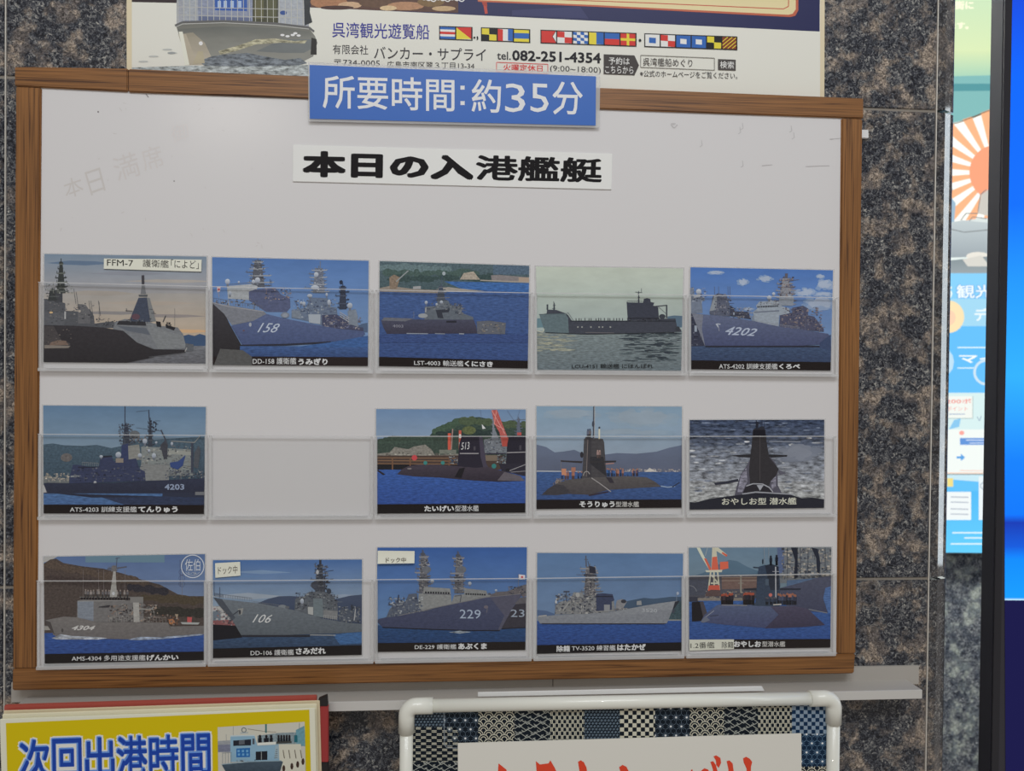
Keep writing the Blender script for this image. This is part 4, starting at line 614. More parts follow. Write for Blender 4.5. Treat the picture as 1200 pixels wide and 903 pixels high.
def d13(g):
    g.R(20, 55, 1140, 640, (44, 84, 148), 'cloud', (86, 122, 164))
    for x, dy in ((378, 0), (632, 10)):
        g.mast(x, 120 + dy, 400, 20, 34, (84, 86, 94), 10, (120, 120, 124)); g.clut(x - 34, 130 + dy, x + 30, 390, 70, [(56, 58, 68), (128, 126, 126), (92, 92, 98)], 8, 26); g.E(x + 20, 228, 34, 26, (92, 96, 104), mat='steel'); g.L([(x - 8, 85 + dy), (x - 8, 130 + dy)], 8, (72, 76, 88)); g.E(x - 6, 116 + dy, 18, 10, (70, 74, 84))
        g.Q([(x - 34, 285), (x + 52, 288), (x + 40, 300), (x - 30, 300)], (48, 52, 62))
    g.Q([(338, 530), (342, 402), (375, 400), (380, 352), (570, 365), (574, 402), (582, 482), (480, 500), (375, 530)], (124, 126, 126), 'steel'); wins(g, 388, 386, 570, 392, 10, 14); g.L([(375, 402), (575, 408)], 6, (90, 90, 96)); g.Q([(575, 480), (600, 410), (670, 405), (672, 362), (830, 380), (840, 408), (880, 420), (660, 470)], (120, 122, 122), 'steel'); wins(g, 680, 398, 830, 404, 9, 12); g.L([(600, 420), (650, 412), (640, 470)], 7, (76, 80, 90)); g.clut(840, 390, 1110, 420, 40, [(104, 84, 76), (92, 92, 98), (70, 70, 80)], 8, 26)
    g.Q([(850, 425), (900, 390), (980, 385), (1080, 345), (1120, 335), (1120, 420), (1080, 412)], (92, 88, 92), 'steel'); g.clut(980, 345, 1115, 400, 30, [(70, 72, 84), (116, 108, 106), (50, 54, 66)], 8, 26); dome(g, (900, 378, 9, 8), (440, 312, 14, 12), (711, 328, 13, 12), (157, 475, 12, 14))
    g.Q([(40, 590), (110, 570), (130, 520), (180, 460), (200, 420), (215, 470), (250, 455), (270, 405), (330, 400), (345, 500), (380, 540), (200, 575)], (78, 86, 102), 'steel'); g.clut(120, 420, 370, 560, 100, [(46, 54, 76), (112, 118, 124), (74, 84, 104), (140, 144, 148)], 8, 28); g.L([(198, 410), (192, 470)], 8, (50, 58, 78))
    g.L([(1062, 265), (1062, 350)], 3, (110, 112, 120)); g.Q([(1064, 262), (1110, 268), (1110, 298), (1066, 300)], (190, 182, 184)); g.E(1088, 283, 9, 9, (176, 66, 70))
    g.R(20, 630, 1140, 780, (30, 66, 110), 'sea', (26, 56, 100)); g.Q([(1040, 475), (1120, 455), (1120, 645), (940, 655), (960, 600)], (52, 50, 60), 'steel'); g.L([(940, 655), (1120, 645)], 8, (30, 30, 38)); g.Q([(1010, 440), (1120, 425), (1120, 470), (1040, 478)], (86, 84, 90), 'steel')
    g.Q([(38, 600), (60, 582), (200, 562), (380, 528), (570, 482), (700, 455), (830, 430), (1080, 406), (1086, 414), (1040, 470), (960, 600), (928, 666), (600, 662), (300, 652), (80, 642)], (66, 72, 98), 'steel', (54, 60, 88)); g.Q([(860, 430), (1080, 408), (1040, 470), (935, 660), (915, 664), (960, 560)], (76, 76, 94), 'steel'); g.L([(80, 645), (330, 656), (700, 668), (928, 668)], 8, (26, 28, 40)); g.Q([(560, 680), (640, 668), (720, 678), (640, 690)], (130, 140, 150), 'foam'); g.L([(200, 560), (570, 480), (830, 428), (1080, 404)], 4, (110, 108, 112))
    g.T('229', (638, 516, 790, 580, 2), (150, 164, 184)); g.T('23', (1006, 516, 1106, 570, 0), (140, 152, 168)); g.E(828, 498, 16, 12, (100, 94, 104)); g.L([(838, 505), (832, 540)], 7, (90, 88, 100))
photo((435, 630, .1625), [(45, 70), (1123, 68), (1112, 808), (35, 822)], 'deep blue ship photo with bow number 229 and curled paper tag', d13, (758, 748),
      [('DE-229 護衛艦', (314, 768, 614, 804, -2)), ('あぶくま', (628, 760, 833, 804, -2), (215, 213, 210), 0.035)], (28, 22, 20))
def d14(g):
    g.R(40, 70, 1150, 620, (76, 108, 148), 'cloud', (98, 124, 158)); g.Q([(700, 440), (780, 425), (850, 412), (920, 418), (1050, 404), (1140, 404), (1140, 580), (640, 560)], (58, 80, 104), 'cloud'); g.Q([(60, 500), (130, 508), (190, 530), (190, 550), (60, 545)], (70, 94, 130)); g.Q([(1080, 450), (1140, 430), (1140, 580), (1030, 580)], (54, 76, 84), 'veg'); g.R(1030, 572, 1140, 580, (130, 130, 124))
    g.R(40, 582, 1150, 790, (34, 74, 140), 'sea', (30, 62, 124))
    g.mast(450, 180, 400, 28, 44, (92, 92, 98), 9, (130, 128, 126)); g.clut(412, 170, 500, 400, 80, [(60, 62, 72), (136, 132, 130), (98, 98, 104)], 8, 28); g.Q([(445, 175), (490, 185), (494, 232), (448, 226)], (44, 46, 58)); g.L([(420, 100), (424, 180)], 9, (78, 82, 94)); g.L([(408, 128), (436, 128)], 5, (78, 82, 94)); g.Q([(405, 236), (500, 240), (495, 250), (405, 250)], (56, 58, 68)); g.L([(350, 240), (405, 245)], 4, (80, 88, 108)); g.L([(436, 140), (445, 180)], 5, (70, 74, 86))
    g.Q([(190, 535), (195, 470), (230, 440), (260, 435), (300, 440), (330, 370), (400, 372), (410, 410), (500, 385), (620, 385), (640, 510), (500, 530)], (118, 120, 122), 'steel'); g.clut(190, 380, 520, 525, 190, [(84, 86, 96), (146, 144, 140), (112, 112, 114), (60, 64, 76)], 8, 30); g.L([(276, 360), (276, 440)], 6, (70, 74, 86)); g.L([(255, 366), (300, 366)], 9, (62, 66, 80)); g.L([(300, 440), (255, 500)], 10, (140, 140, 138)); g.E(360, 390, 16, 18, (152, 152, 150)); g.R(193, 430, 206, 452, (176, 178, 180))
    g.Q([(495, 385), (545, 378), (618, 385), (632, 430), (612, 440), (612, 500), (500, 510)], (52, 60, 86), 'steel'); g.R(495, 398, 620, 406, (32, 36, 52)); g.R(555, 462, 598, 512, (128, 130, 134)); g.Q([(640, 470), (650, 430), (690, 420), (725, 440), (700, 480), (690, 500), (645, 500)], (122, 122, 126), 'steel'); g.E(700, 438, 20, 14, (50, 52, 62)); g.Q([(796, 465), (798, 436), (830, 432), (834, 465)], (134, 136, 138)); g.E(1100, 378, 10, 12, (150, 160, 176)); g.L([(1092, 380), (1092, 440)], 3, (120, 130, 146)); g.clut(610, 485, 800, 505, 26, [(134, 134, 132), (92, 92, 98)], 8, 22)
    g.Q([(60, 552), (190, 540), (400, 530), (600, 518), (850, 470), (960, 452), (1095, 434), (1100, 446), (1060, 505), (1020, 600), (400, 600), (80, 602), (66, 575)], (130, 134, 140), 'steel', (116, 120, 128)); g.Q([(560, 575), (850, 520), (1062, 498), (1030, 580), (1018, 600), (600, 598)], (118, 122, 130), 'steel'); g.Q([(1080, 440), (1115, 432), (1090, 470), (1058, 512)], (40, 44, 54)); g.E(1068, 510, 10, 16, (60, 66, 80)); g.R(95, 600, 1010, 607, (40, 42, 56)); g.L([(70, 548), (130, 542)], 9, (150, 148, 146)); g.T('3520', (836, 490, 948, 516, 4), (158, 162, 168))
photo((620, 635, .15833), [(60, 80), (1140, 85), (1132, 803), (58, 826)], 'ship photo with a pale grey vessel sailing towards the right', d14, (762, 740),
      [('除籍', (204, 766, 303, 812, -2), (224, 222, 216), 0.02), ('TV-3520 練習艦', (316, 764, 640, 804, -3)), ('はたかぜ', (652, 756, 863, 802, -4), (215, 213, 210), 0.035)], (20, 17, 20))
def d15(g):
    g.R(30, 60, 1100, 440, (90, 116, 138), 'cloud', (104, 124, 136)); g.Q([(40, 290), (150, 255), (250, 200), (340, 160), (400, 170), (470, 210), (560, 245), (560, 440), (40, 440)], (74, 100, 120), 'cloud'); g.Q([(40, 275), (200, 270), (560, 265), (560, 450), (40, 450)], (72, 72, 82), 'steel'); g.Q([(285, 285), (540, 282), (540, 370), (285, 375)], (106, 84, 78), 'steel'); [g.L([(285, y), (540, y - 2)], 5, (134, 118, 106)) for y in (290, 312)]; g.R(45, 300, 190, 420, (66, 70, 84), 'steel'); g.ring(50, 400, 52, 5, (110, 112, 120), 270, 350); g.clut(150, 385, 520, 440, 50, [(128, 116, 100), (84, 82, 90), (150, 140, 124)], 8, 28)
    g.Q([(100, 68), (125, 68), (165, 150), (215, 235), (200, 243), (140, 145)], (182, 186, 166)); g.Q([(155, 150), (172, 150), (215, 238), (198, 242)], (190, 82, 56)); g.L([(182, 70), (165, 130)], 4, (140, 150, 150)); g.Q([(216, 68), (244, 68), (262, 235), (208, 240)], (176, 172, 150)); g.Q([(216, 140), (250, 136), (262, 232), (210, 236)], (192, 84, 58)); g.Q([(236, 68), (262, 72), (328, 125), (318, 138), (238, 90)], (178, 176, 154)); g.Q([(290, 102), (328, 125), (318, 138), (285, 112)], (186, 78, 56)); g.Q([(272, 175), (332, 172), (334, 222), (272, 235)], (196, 84, 56)); g.Q([(165, 236), (290, 232), (285, 250), (172, 250)], (178, 176, 156))
    for a, b in (((205, 245), (188, 380)), ((255, 245), (268, 380)), ((228, 245), (230, 370)), ((205, 330), (262, 332)), ((210, 270), (258, 330))): g.L([a, b], 11, (176, 174, 152))
    g.Q([(190, 346), (268, 344), (272, 384), (184, 386)], (186, 72, 50)); g.Q([(170, 400), (205, 378), (270, 380), (285, 425), (165, 425)], (84, 66, 66), 'steel'); g.L([(425, 270), (425, 400)], 12, (130, 124, 114)); g.L([(404, 330), (445, 330)], 5, (130, 124, 114))
    g.R(30, 440, 1100, 760, (44, 86, 146), 'sea', (36, 70, 134)); g.R(40, 430, 115, 465, (50, 52, 66)); g.R(110, 438, 450, 458, (120, 112, 104), 'steel')
    # warship to the right
    g.Q([(690, 68), (1090, 68), (1090, 320), (700, 330)], (100, 106, 112), 'steel'); g.Q([(690, 68), (740, 68), (740, 250), (700, 260)], (76, 92, 126), 'steel'); g.clut(720, 70, 1080, 290, 200, [(126, 124, 118), (66, 70, 80), (96, 98, 104), (146, 140, 130)], 10, 40); g.Q([(790, 70), (840, 70), (838, 290), (812, 300), (820, 160)], (36, 40, 52)); g.Q([(940, 70), (985, 80), (1005, 180), (1000, 260), (980, 250), (975, 150)], (38, 42, 54)); [g.L([(x, 70), (x, 290)], 4, (50, 56, 68)) for x in (860, 915, 1040, 765)]; g.Q([(760, 310), (890, 300), (1000, 290), (900, 340), (760, 360)], (72, 96, 128), 'steel')
    g.Q([(700, 370), (890, 318), (1000, 285), (1090, 278), (1090, 350), (1042, 380), (1025, 440), (1058, 545), (920, 535), (860, 560), (760, 500)], (72, 76, 96), 'steel', (58, 62, 86)); g.Q([(1042, 365), (1090, 350), (1090, 545), (1062, 548), (1025, 440)], (64, 98, 150), 'sea'); g.L([(920, 520), (1055, 548)], 5, (120, 124, 130))
    g.Q([(66, 468), (150, 462), (172, 530), (135, 606), (68, 610)], (26, 24, 30)); g.Q([(125, 466), (150, 462), (178, 545), (150, 580)], (66, 62, 70)); g.Q([(130, 612), (160, 560), (250, 490), (310, 480), (560, 490), (820, 498), (910, 516), (990, 590), (1040, 636), (880, 650), (640, 660), (300, 632)], (76, 88, 118), 'steel', (60, 66, 100)); g.Q([(640, 500), (820, 498), (910, 516), (1040, 636), (880, 650), (600, 660), (700, 560)], (70, 66, 88), 'steel', (54, 50, 72)); g.L([(170, 575), (230, 530)], 5, (130, 134, 146)); g.L([(200, 570), (262, 564)], 4, (40, 40, 52)); g.Q([(130, 612), (165, 570), (200, 600), (150, 620)], (96, 102, 118))
    g.Q([(444, 370), (560, 364), (560, 382), (450, 380)], (36, 40, 52)); g.Q([(700, 366), (864, 368), (860, 380), (700, 382)], (38, 42, 56)); g.Q([(505, 495), (532, 470), (545, 290), (556, 210), (600, 198), (640, 200), (700, 215), (712, 340), (708, 500)], (48, 62, 82), 'steel'); g.Q([(600, 200), (650, 190), (700, 210), (705, 380), (640, 380)], (38, 44, 58), 'steel'); g.Q([(515, 210), (560, 214), (560, 222), (515, 218)], (44, 54, 70)); g.R(604, 300, 628, 345, (66, 82, 100))
    g.L([(678, 210), (680, 440)], 9, (150, 152, 158)); g.L([(655, 245), (705, 245)], 4, (140, 142, 150)); g.people(630, 700, 200, 2, 80, [(30, 34, 46)], (34, 36, 46)); g.people(572, 592, 190, 1, 40, [(34, 40, 52)], (40, 44, 54)); g.L([(595, 70), (598, 190)], 4, (120, 130, 140)); g.L([(628, 70), (628, 150)], 3, (130, 138, 146))
    g.people(280, 370, 485, 9, 82, [(36, 32, 42), (52, 42, 48)], (150, 66, 44)); g.people(446, 520, 488, 8, 88, [(36, 34, 44), (56, 46, 50)], (150, 66, 44)); g.people(690, 830, 488, 11, 84, [(58, 66, 88), (44, 48, 66)], (140, 88, 66)); g.people(600, 690, 488, 6, 60, [(46, 56, 76)], (80, 76, 82)); g.E(641, 416, 13, 13, (186, 96, 84)); g.R(770, 408, 795, 432, (160, 96, 74)); g.L([(285, 490), (470, 492)], 5, (130, 128, 124)); g.L([(660, 488), (720, 484)], 8, (170, 166, 160))
photo((800, 630, .1606), [(45, 72), (1085, 68), (1078, 800), (48, 815)], 'submarine photo with an orange and white harbour crane', d15, (742, 737),
      [('おやしお', (374, 752, 572, 796, 0), (215, 213, 210), 0.035), ('型潜水艦', (580, 754, 748, 794, 0), (196, 194, 190))], (26, 20, 20))
# thin caption band of the 158 photo, part of the same print
h = Pic((240, 290, .1717), PH - 0.00062, [(50, 65), (1118, 90), (1113, 808), (50, 800)])
h.Q([(45, 745), (320, 742), (1130, 748), (1130, 830), (45, 830)], (34, 26, 28)); h.Q([(105, 690), (260, 700), (322, 745), (322, 806), (60, 806)], (84, 84, 84), 'steel')
ph2 = [o for o in bpy.data.objects if o.get('label', '').startswith('photo of two warships')][0]
h.build('caption_band', ph2)

# ------------------------------------------------------------------ paper tags on the photos
paper = simple('cream_paper', (206, 202, 188), 0.8)
def ptag(crop, quad, texts, label, yf=BF - 0.0021, yb=BF - 0.0019, curl=0.0):
    q = [(crop[0] + x * crop[2], crop[1] + y * crop[2]) for x, y in quad]
    a = [P(x, y, yf) for x, y in q]; e = empty('paper_tag', (a[3].x, yf, a[3].z)); tag(e, label, 'paper tag')
    o0 = Vector(e.location); n = 8; bm = bmesh.new(); cols = []
    for i in range(n + 1):
        t = i / n; k = curl * (1 - math.cos(t * math.pi / 2)) ; row = []
        for j, (u0, u1) in enumerate(((a[0], a[3]), (a[1], a[2]))):
            pt = u0.lerp(u1, t); row.append((bm.verts.new(Vector((pt.x, yf - k, pt.z)) - o0), bm.verts.new(Vector((pt.x, yb - k, pt.z)) - o0)))
        cols.append(row)
    for r0, r1 in zip(cols, cols[1:]):
        (a0, a1), (b0, b1) = r0; (c0, c1), (d0, d1_) = r1
        for f in ((a0, c0, d0, b0), (a1, b1, d1_, c1), (a0, a1, c1, c0), (b0, d0, d1_, b1)): bm.faces.new(f)
    for r_ in (cols[0], cols[-1]): bm.faces.new((r_[0][0], r_[1][0], r_[1][1], r_[0][1]))
    bmesh.ops.recalc_face_normals(bm, faces=bm.faces); me = bpy.data.meshes.new('tag_sheet'); bm.to_mesh(me); bm.free(); link('tag_sheet', me, [paper], e)
    g = Pic(crop, yf - curl - 0.00008)
    for tx in texts: g.T(*tx)
    g.build('handwriting', e)
ptag((40, 285, .1772), [(462, 100), (1108, 108), (1105, 187), (460, 168)], [('FFM-7', [(482, 106), (655, 112), (655, 152), (482, 148)], (30, 26, 28), -0.008), ('護衛艦', [(718, 106), (890, 112), (890, 162), (718, 156)], (34, 30, 32), -0.008), ('「によど」', [(905, 106), (1088, 112), (1088, 170), (905, 164)], (34, 30, 32), -0.008)], 'long cream handwritten paper strip on the cloudy ship photo')
ptag((240, 640, .16667), [(72, 118), (248, 108), (251, 205), (74, 220)], [('ドック中', [(92, 142), (228, 134), (230, 188), (94, 198)], (70, 62, 56), -0.012)], 'small square cream tag on the photo of ship 106')
ptag((435, 630, .1625), [(47, 92), (313, 95), (312, 180), (47, 184)], [('ドック中', [(106, 140), (250, 140), (250, 176), (106, 180)], (84, 76, 70), -0.012)], 'curled cream paper tag on the photo of ship 229', curl=0.0018)
ptag((800, 630, .1606), [(48, 742), (374, 740), (374, 810), (50, 822)], [('1.2番艦', [(58, 762), (232, 758), (232, 804), (58, 808)], (24, 22, 24), 0.0), ('除籍', [(286, 758), (370, 756), (370, 802), (286, 806)], (24, 22, 24), 0.0)], 'cream strip with black writing across the caption of the crane photo')

# ------------------------------------------------------------------ title strips
blue_ink = simple('blue_sign_card', (34, 86, 162), 0.35, coat=0.25)
a = P(530, 148, FRONT); e = empty('title_sign', (a.x, FRONT, a.z)); tag(e, 'blue laminated sign with white Japanese lettering across the frame top', 'sign')
slab('laminate_sheet', [(361, 72.5), (703.5, 86), (702.5, 149.5), (361.5, 142)], FRONT - 0.0012, FRONT - 0.0002, FILM, e)
slab('card', [(362.8, 76), (698.5, 89.5), (698, 147), (363, 139)], FRONT - 0.0016, FRONT - 0.0012, blue_ink, e)
g = Pic((350, 0, .29167), FRONT - 0.0017); sc_ = (206, 208, 212)
for t_, x0, x1, o_ in (('所要時間', 97, 626, .008), ('約', 695, 813, .008), ('分', 1020, 1141, .008)): g.T(t_, [(x0, 300 + (x0 - 97) * .029), (x1, 300 + (x1 - 97) * .029), (x1, 434 + (x1 - 97) * .027), (x0, 434 + (x0 - 97) * .027)], sc_, o_)
for t_, x0, x1 in (('3', 829, 911), ('5', 931, 1005)): g.T(t_, [(x0, 334), (x1, 337), (x1, 453), (x0, 449)], sc_, .002)
g.R(650, 344, 667, 360, sc_); g.R(650, 406, 667, 422, sc_); g.build('lettering', e)
a = P(530, 222, BF); e = empty('title_strip', (a.x, BF, a.z)); tag(e, 'white strip with heavy black Japanese lettering near the board top', 'sign')
slab('card', [(343.5, 169.5), (717.5, 180), (716.5, 222), (343, 212.5)], BF - 0.0012, BF - 0.0001, simple('white_card', (210, 208, 198), 0.6), e, 0.0002)
g = Pic((1, 0, 1), BF - 0.0013); g.T('本日の入', [(354, 176.5), (554, 181.6), (553.5, 211), (353.5, 207)], (22, 20, 22), 0.04); g.T('港艦艇', [(557, 181.2), (705, 185.5), (704, 214), (556.5, 211)], (22, 20, 22), 0.022); g.build('lettering', e)

# small bracket at the right of the frame
br = slab('hanging_bracket', [(1008, 151.5), (1018, 152), (1018, 162), (1008, 161.5)], -0.004, 0.0, simple('bracket_white', (196, 196, 196), 0.5), None, 0.0006)
tag(br, 'small white plastic bracket on the granite beside the frame', 'bracket')
# ================================================================== CRUISE POSTER above the board
PY = -0.0014
q = [(148, -160), (967, -140), (966, 122), (148.5, 84)]
a = P(540, 110, PY); e = empty('cruise_poster', (a.x, 0, a.z)); tag(e, 'laminated harbour cruise poster with boat bow and signal flags above the whiteboard', 'poster')
slab('laminate_sheet', q, -0.0012, -0.0002, simple('laminate_border', (196, 184, 156), 0.25), e)
g = Pic((0, 0, 1), PY); W_ = (200, 199, 190)
g.Q([(154.5, -155), (961.5, -135), (961, 118), (154.5, 82)], W_)
g.Q([(154.5, -155), (207, -155), (207, 3.5), (154.5, 2.4)], (58, 50, 52)); g.Q([(363, -150), (961.5, -135), (960.5, 37), (363, 8.5)], (48, 50, 84), c2=(44, 46, 78)); g.Q([(207, -155), (363, -150), (363, 10), (207, 4)], (130, 132, 136))
g.Q([(362, -150), (537, -150), (537, 15), (450, 12.5), (364, 8.8)], (84, 62, 54), 'steel')
for x, y, a_, b_, c in ((385, 2, 22, 8, (150, 108, 80)), (410, 6, 14, 4, (180, 150, 120)), (440, 3, 20, 6, (92, 70, 56)), (475, 7, 22, 5, (158, 120, 92)), (505, 2, 16, 6, (112, 90, 62)), (520, 10, 14, 3, (172, 146, 112)), (395, 9, 20, 2.5, (70, 50, 46)), (455, 9.5, 10, 3, (190, 166, 130))): g.E(x, y, a_, b_, c, 14, 'steel')
for i in range(9): g.ring(497 + i * 5.5, -3.5 + (i % 3), 3.2, 1.3, (206, 204, 200), 0, 180, 6)
g.L([(566, -20), (568, 4), (570, 16)], 3.5, (168, 72, 62)); g.Q([(562, -4), (570, -6), (571, 8), (566, 6)], (150, 64, 56)); g.Q([(600, 12), (680, 8), (690, 22), (600, 18)], (56, 58, 92))
g.Q([(540, -150), (936, -150), (935.5, 12), (932, 18.5), (926, 20), (700, 8), (560, 2)], (170, 92, 70)); g.Q([(540, -150), (933, -150), (932.5, 11), (929, 16), (924, 17.3), (700, 6), (560, 0)], (206, 188, 146)); g.L([(560, -4), (760, 3.5), (918, 10.5), (924, 7.5), (925, -60)], 1.1, (172, 84, 66))
# boat bow
g.Q([(207, -60), (362, -60), (362, 34), (207, 30)], (120, 124, 132), 'steel', (150, 152, 158)); g.R(214, -10, 296, 27, (126, 132, 150), 'steel'); g.Q([(251.5, -10), (289.5, -10), (289.5, 13), (252, 12)], (56, 86, 150)); [g.R(x, 1, x + 4, 9, (150, 168, 196)) for x in (255, 262, 270, 279)]
g.Q([(296, -20), (326, -20), (326, 27), (296, 25)], (70, 70, 56), 'steel'); g.R(298, 0, 309, 22, (92, 90, 66)); g.R(313, 0, 324, 22, (84, 84, 64)); g.R(328, -6, 354, 30, (150, 154, 160), 'steel'); g.E(332, 15, 4, 2.6, (54, 76, 130)); g.Q([(233, 19), (294, 21), (294, 26), (233, 24)], (92, 100, 126)); g.R(214, -8, 232, 24, (146, 150, 156), 'steel')
for i in range(22): g.L([(208 + i * 7.0, -30), (208.5 + i * 7.0, 27 + i * .26)], .7, (168, 168, 160), same=i > 0)
g.n += 1
for y in (8, 17.5): g.L([(207, y), (360, y + 3.5)], .8, (160, 160, 156), same=True)
g.Q([(356, -10), (364, -4), (363, 14), (366, 26), (357, 30)], (52, 54, 56), 'steel')
g.Q([(206, 29), (215, 26.5), (260, 25.6), (320, 28.5), (362, 33), (369, 42), (372, 50), (367, 66), (357, 71), (340, 76), (222, 76), (212, 48)], (104, 104, 98), 'cloud', (132, 132, 126)); g.Q([(208, 34), (260, 31), (330, 33), (362, 37), (368, 45), (300, 45), (230, 46), (211, 44)], (96, 98, 94), 'cloud', (116, 116, 110))
g.L([(205, 30), (214, 26), (262, 24.6), (322, 27.5), (362, 32), (368, 37)], 2.4, (92, 92, 92)); g.L([(206, 31.5), (214, 28), (262, 26.6), (322, 29.5), (362, 34)], .8, (168, 168, 164))
g.Q([(209, 40), (226, 38), (240, 50), (252, 76), (222, 76), (214, 56)], (136, 130, 116), 'cloud', (168, 160, 146)); g.Q([(209, 40), (218, 40), (232, 76), (222, 76)], (160, 152, 136), 'cloud'); g.Q([(330, 46), (368, 46), (371, 54), (356, 62), (330, 62), (300, 60)], (104, 108, 108), 'cloud'); g.Q([(365, 44), (371, 46), (371, 64), (364, 64)], (50, 48, 46))
g.Q([(256, 60), (280, 53), (300, 46), (322, 45), (345, 48), (360, 47), (357, 51), (330, 50), (300, 52), (276, 60), (258, 64)], (150, 146, 124), 'foam')
g.Q([(232, 72), (248, 66), (262, 64), (290, 62), (310, 66), (334, 70), (352, 68), (360, 74), (340, 79), (240, 77)], (104, 110, 116), 'foam'); g.Q([(154.5, 79), (222, 77), (300, 78), (363, 76), (362, 92), (154.5, 82)], (150, 156, 156), 'foam')
g.Q([(209.5, 37), (214, 37), (222, 76), (217, 76)], (214, 208, 188)); g.E(235.3, 50.8, 2.4, 2.4, (236, 230, 210)); [g.E(x, y, 2.6, 1.4, (226, 224, 214), 8) for x, y in ((331, 41), (337, 42.5), (343, 41), (350, 41.6), (346, 39))]; g.Q([(232, 60), (238, 60), (240, 74), (226, 75)], (160, 152, 130), 'cloud')
for x, y in ((196, 58), (202, 62), (180, 66), (168, 72)): g.E(x, y, 6, 1.1, (170, 172, 168), 8)
g.E(201, 62, 5, 1.4, (140, 144, 144), 8)
INK = (52, 50, 54)
z = lambda x, y: (350 + x * .29167, y * .29167)
def zt(t, x0, y0, x1, y1, rise, c=INK, off=0.0): g.T(t, [z(x0, y0), z(x1, y0 + rise), z(x1, y1 + rise), z(x0, y1)], c, off)
zt('呉湾観光遊覧船', 135, 88, 525, 150, 9, (50, 52, 132), 0.004); zt('有限会社', 137, 178, 279, 216, 4); zt('バンカー・サプライ', 303, 186, 752, 236, 9, INK, 0.004)
zt('tel.', 797, 206, 852, 239, 2, INK, 0.01); zt('082-251-4354', 858, 201, 1214, 243, 12, (34, 32, 36), 0.022); zt('〒734-0005', 143, 238, 326, 262, 4); zt('広島市南区翠３丁目13-34', 355, 245, 706, 272, 6)
g.L([z(795, 250), z(1001, 258), z(1001, 296), z(795, 288), z(795, 250)], .8, (196, 70, 70)); zt('火曜定休日', 822, 256, 980, 284, 5, (196, 62, 62), 0.01); zt('(9:00~18:00)', 1010, 262, 1214, 292, 8)
# signal flags
FY = lambda x: 30.2 + (x - 515) * .0345 + (1.2 if x > 600 else .8)
FH = 14.6; RD, YL, BL, WH, BK = (186, 54, 48), (212, 186, 60), (48, 92, 160), (206, 206, 198), (30, 30, 32)
def flag(x, w_, kind):
    y = FY(x); R_ = lambda a, b, c, d, col: g.Q([(x + a * w_, y + b * FH), (x + c * w_, y + b * FH + .035 * w_), (x + c * w_, y + d * FH + .035 * w_), (x + a * w_, y + d * FH)], col)
    R_(-.02, -.05, 1.04, 1.05, BK)
    m_ = .04; R_(m_, .03, 1 - m_, .97, WH)
    if kind == 'C': R_(m_, .03, .96, .22, BL); R_(m_, .4, .96, .6, RD); R_(m_, .78, .96, .97, BL)
    if kind == 'O': g.Q([(x + .04 * w_, y + .03 * FH), (x + .96 * w_, y + .03 * FH), (x + .96 * w_, y + .97 * FH)], RD); g.Q([(x + .04 * w_, y + .03 * FH), (x + .96 * w_, y + .97 * FH), (x + .04 * w_, y + .97 * FH)], YL)
    if kind == 'L': R_(m_, .03, .96, .97, YL); R_(.5, .03, .96, .5, BK); R_(m_, .5, .5, .97, BK)
    if kind == 'T': R_(m_, .03, .35, .97, RD); R_(.66, .03, .96, .97, BL)
    if kind == 'D': R_(m_, .03, .96, .97, YL); R_(m_, .28, .96, .72, BL)
    if kind == 'B': R_(m_, .03, .96, .97, RD); g.Q([(x + .97 * w_, y + .03 * FH), (x + .97 * w_, y + .97 * FH), (x + .74 * w_, y + .5 * FH)], WH); g.L([(x + .97 * w_, y + .03 * FH), (x + .74 * w_, y + .5 * FH), (x + .97 * w_, y + .97 * FH)], .6, BK)
    if kind == 'U': R_(m_, .03, .5, .5, RD); R_(.5, .5, .96, .97, RD)
    if kind == 'N': [R_(.04 + .23 * i, .03 + .235 * j, .04 + .23 * (i + 1), .03 + .235 * (j + 1), BL) for i in range(4) for j in range(4) if (i + j) % 2 == 0]
    if kind == 'K': R_(m_, .03, .5, .97, YL); R_(.5, .03, .96, .97, BL)
    if kind == 'E': R_(m_, .03, .96, .5, BL); R_(m_, .5, .96, .97, RD)
    if kind == 'R': R_(m_, .03, .96, .97, RD); R_(.42, .03, .58, .97, YL); R_(m_, .4, .96, .6, YL)
    if kind == 'S': R_(.28, .28, .72, .72, BL)
    if kind == 'P': R_(m_, .03, .96, .97, BL); R_(.3, .3, .7, .7, WH)
    if kind == 'Y': R_(m_, .03, .96, .97, (120, 60, 38)); [g.L([(x + max(.05, -.5 + .3 * i) * w_, y + (.95 if -.5 + .3 * i > .05 else .95 - (.05 + .5 - .3 * i)) * FH), (x + min(.95, .4 + .3 * i) * w_, y + (.05 if .4 + .3 * i < .95 else .05 + (.4 + .3 * i - .95)) * FH)], .9, YL) for i in range(5)]
for x, w_, k in ((515, 19, 'C'), (534, 19, 'O'), (564, 18.6, 'L'), (582.7, 19, 'T'), (601.7, 19, 'D'), (633.8, 18.4, 'B'), (652.3, 18.6, 'U'), (671, 18.6, 'N'), (689.7, 18.4, 'K'), (708, 18.6, 'E'), (726.6, 18.6, 'R'), (755.5, 18.2, 'S'), (773.7, 18, 'U'), (791.8, 18.2, 'P'), (810, 18, 'P'), (828, 17.8, 'L'), (845.8, 17.6, 'Y')): flag(x, w_, k)
g.E(556, 44, 1.2, 1.2, BK, 8); g.T(',', (558.5, 42.5, 560.5, 47), BK, .02); g.E(750, 47.2, 1.7, 1.7, BK, 8)
u = lambda x, y: (680 + x * .28333, y * .28333)
def ut(t, x0, y0, x1, y1, rise, c=INK, off=0.0): g.T(t, [u(x0, y0), u(x1, y0 + rise), u(x1, y1 + rise), u(x0, y1)], c, off)
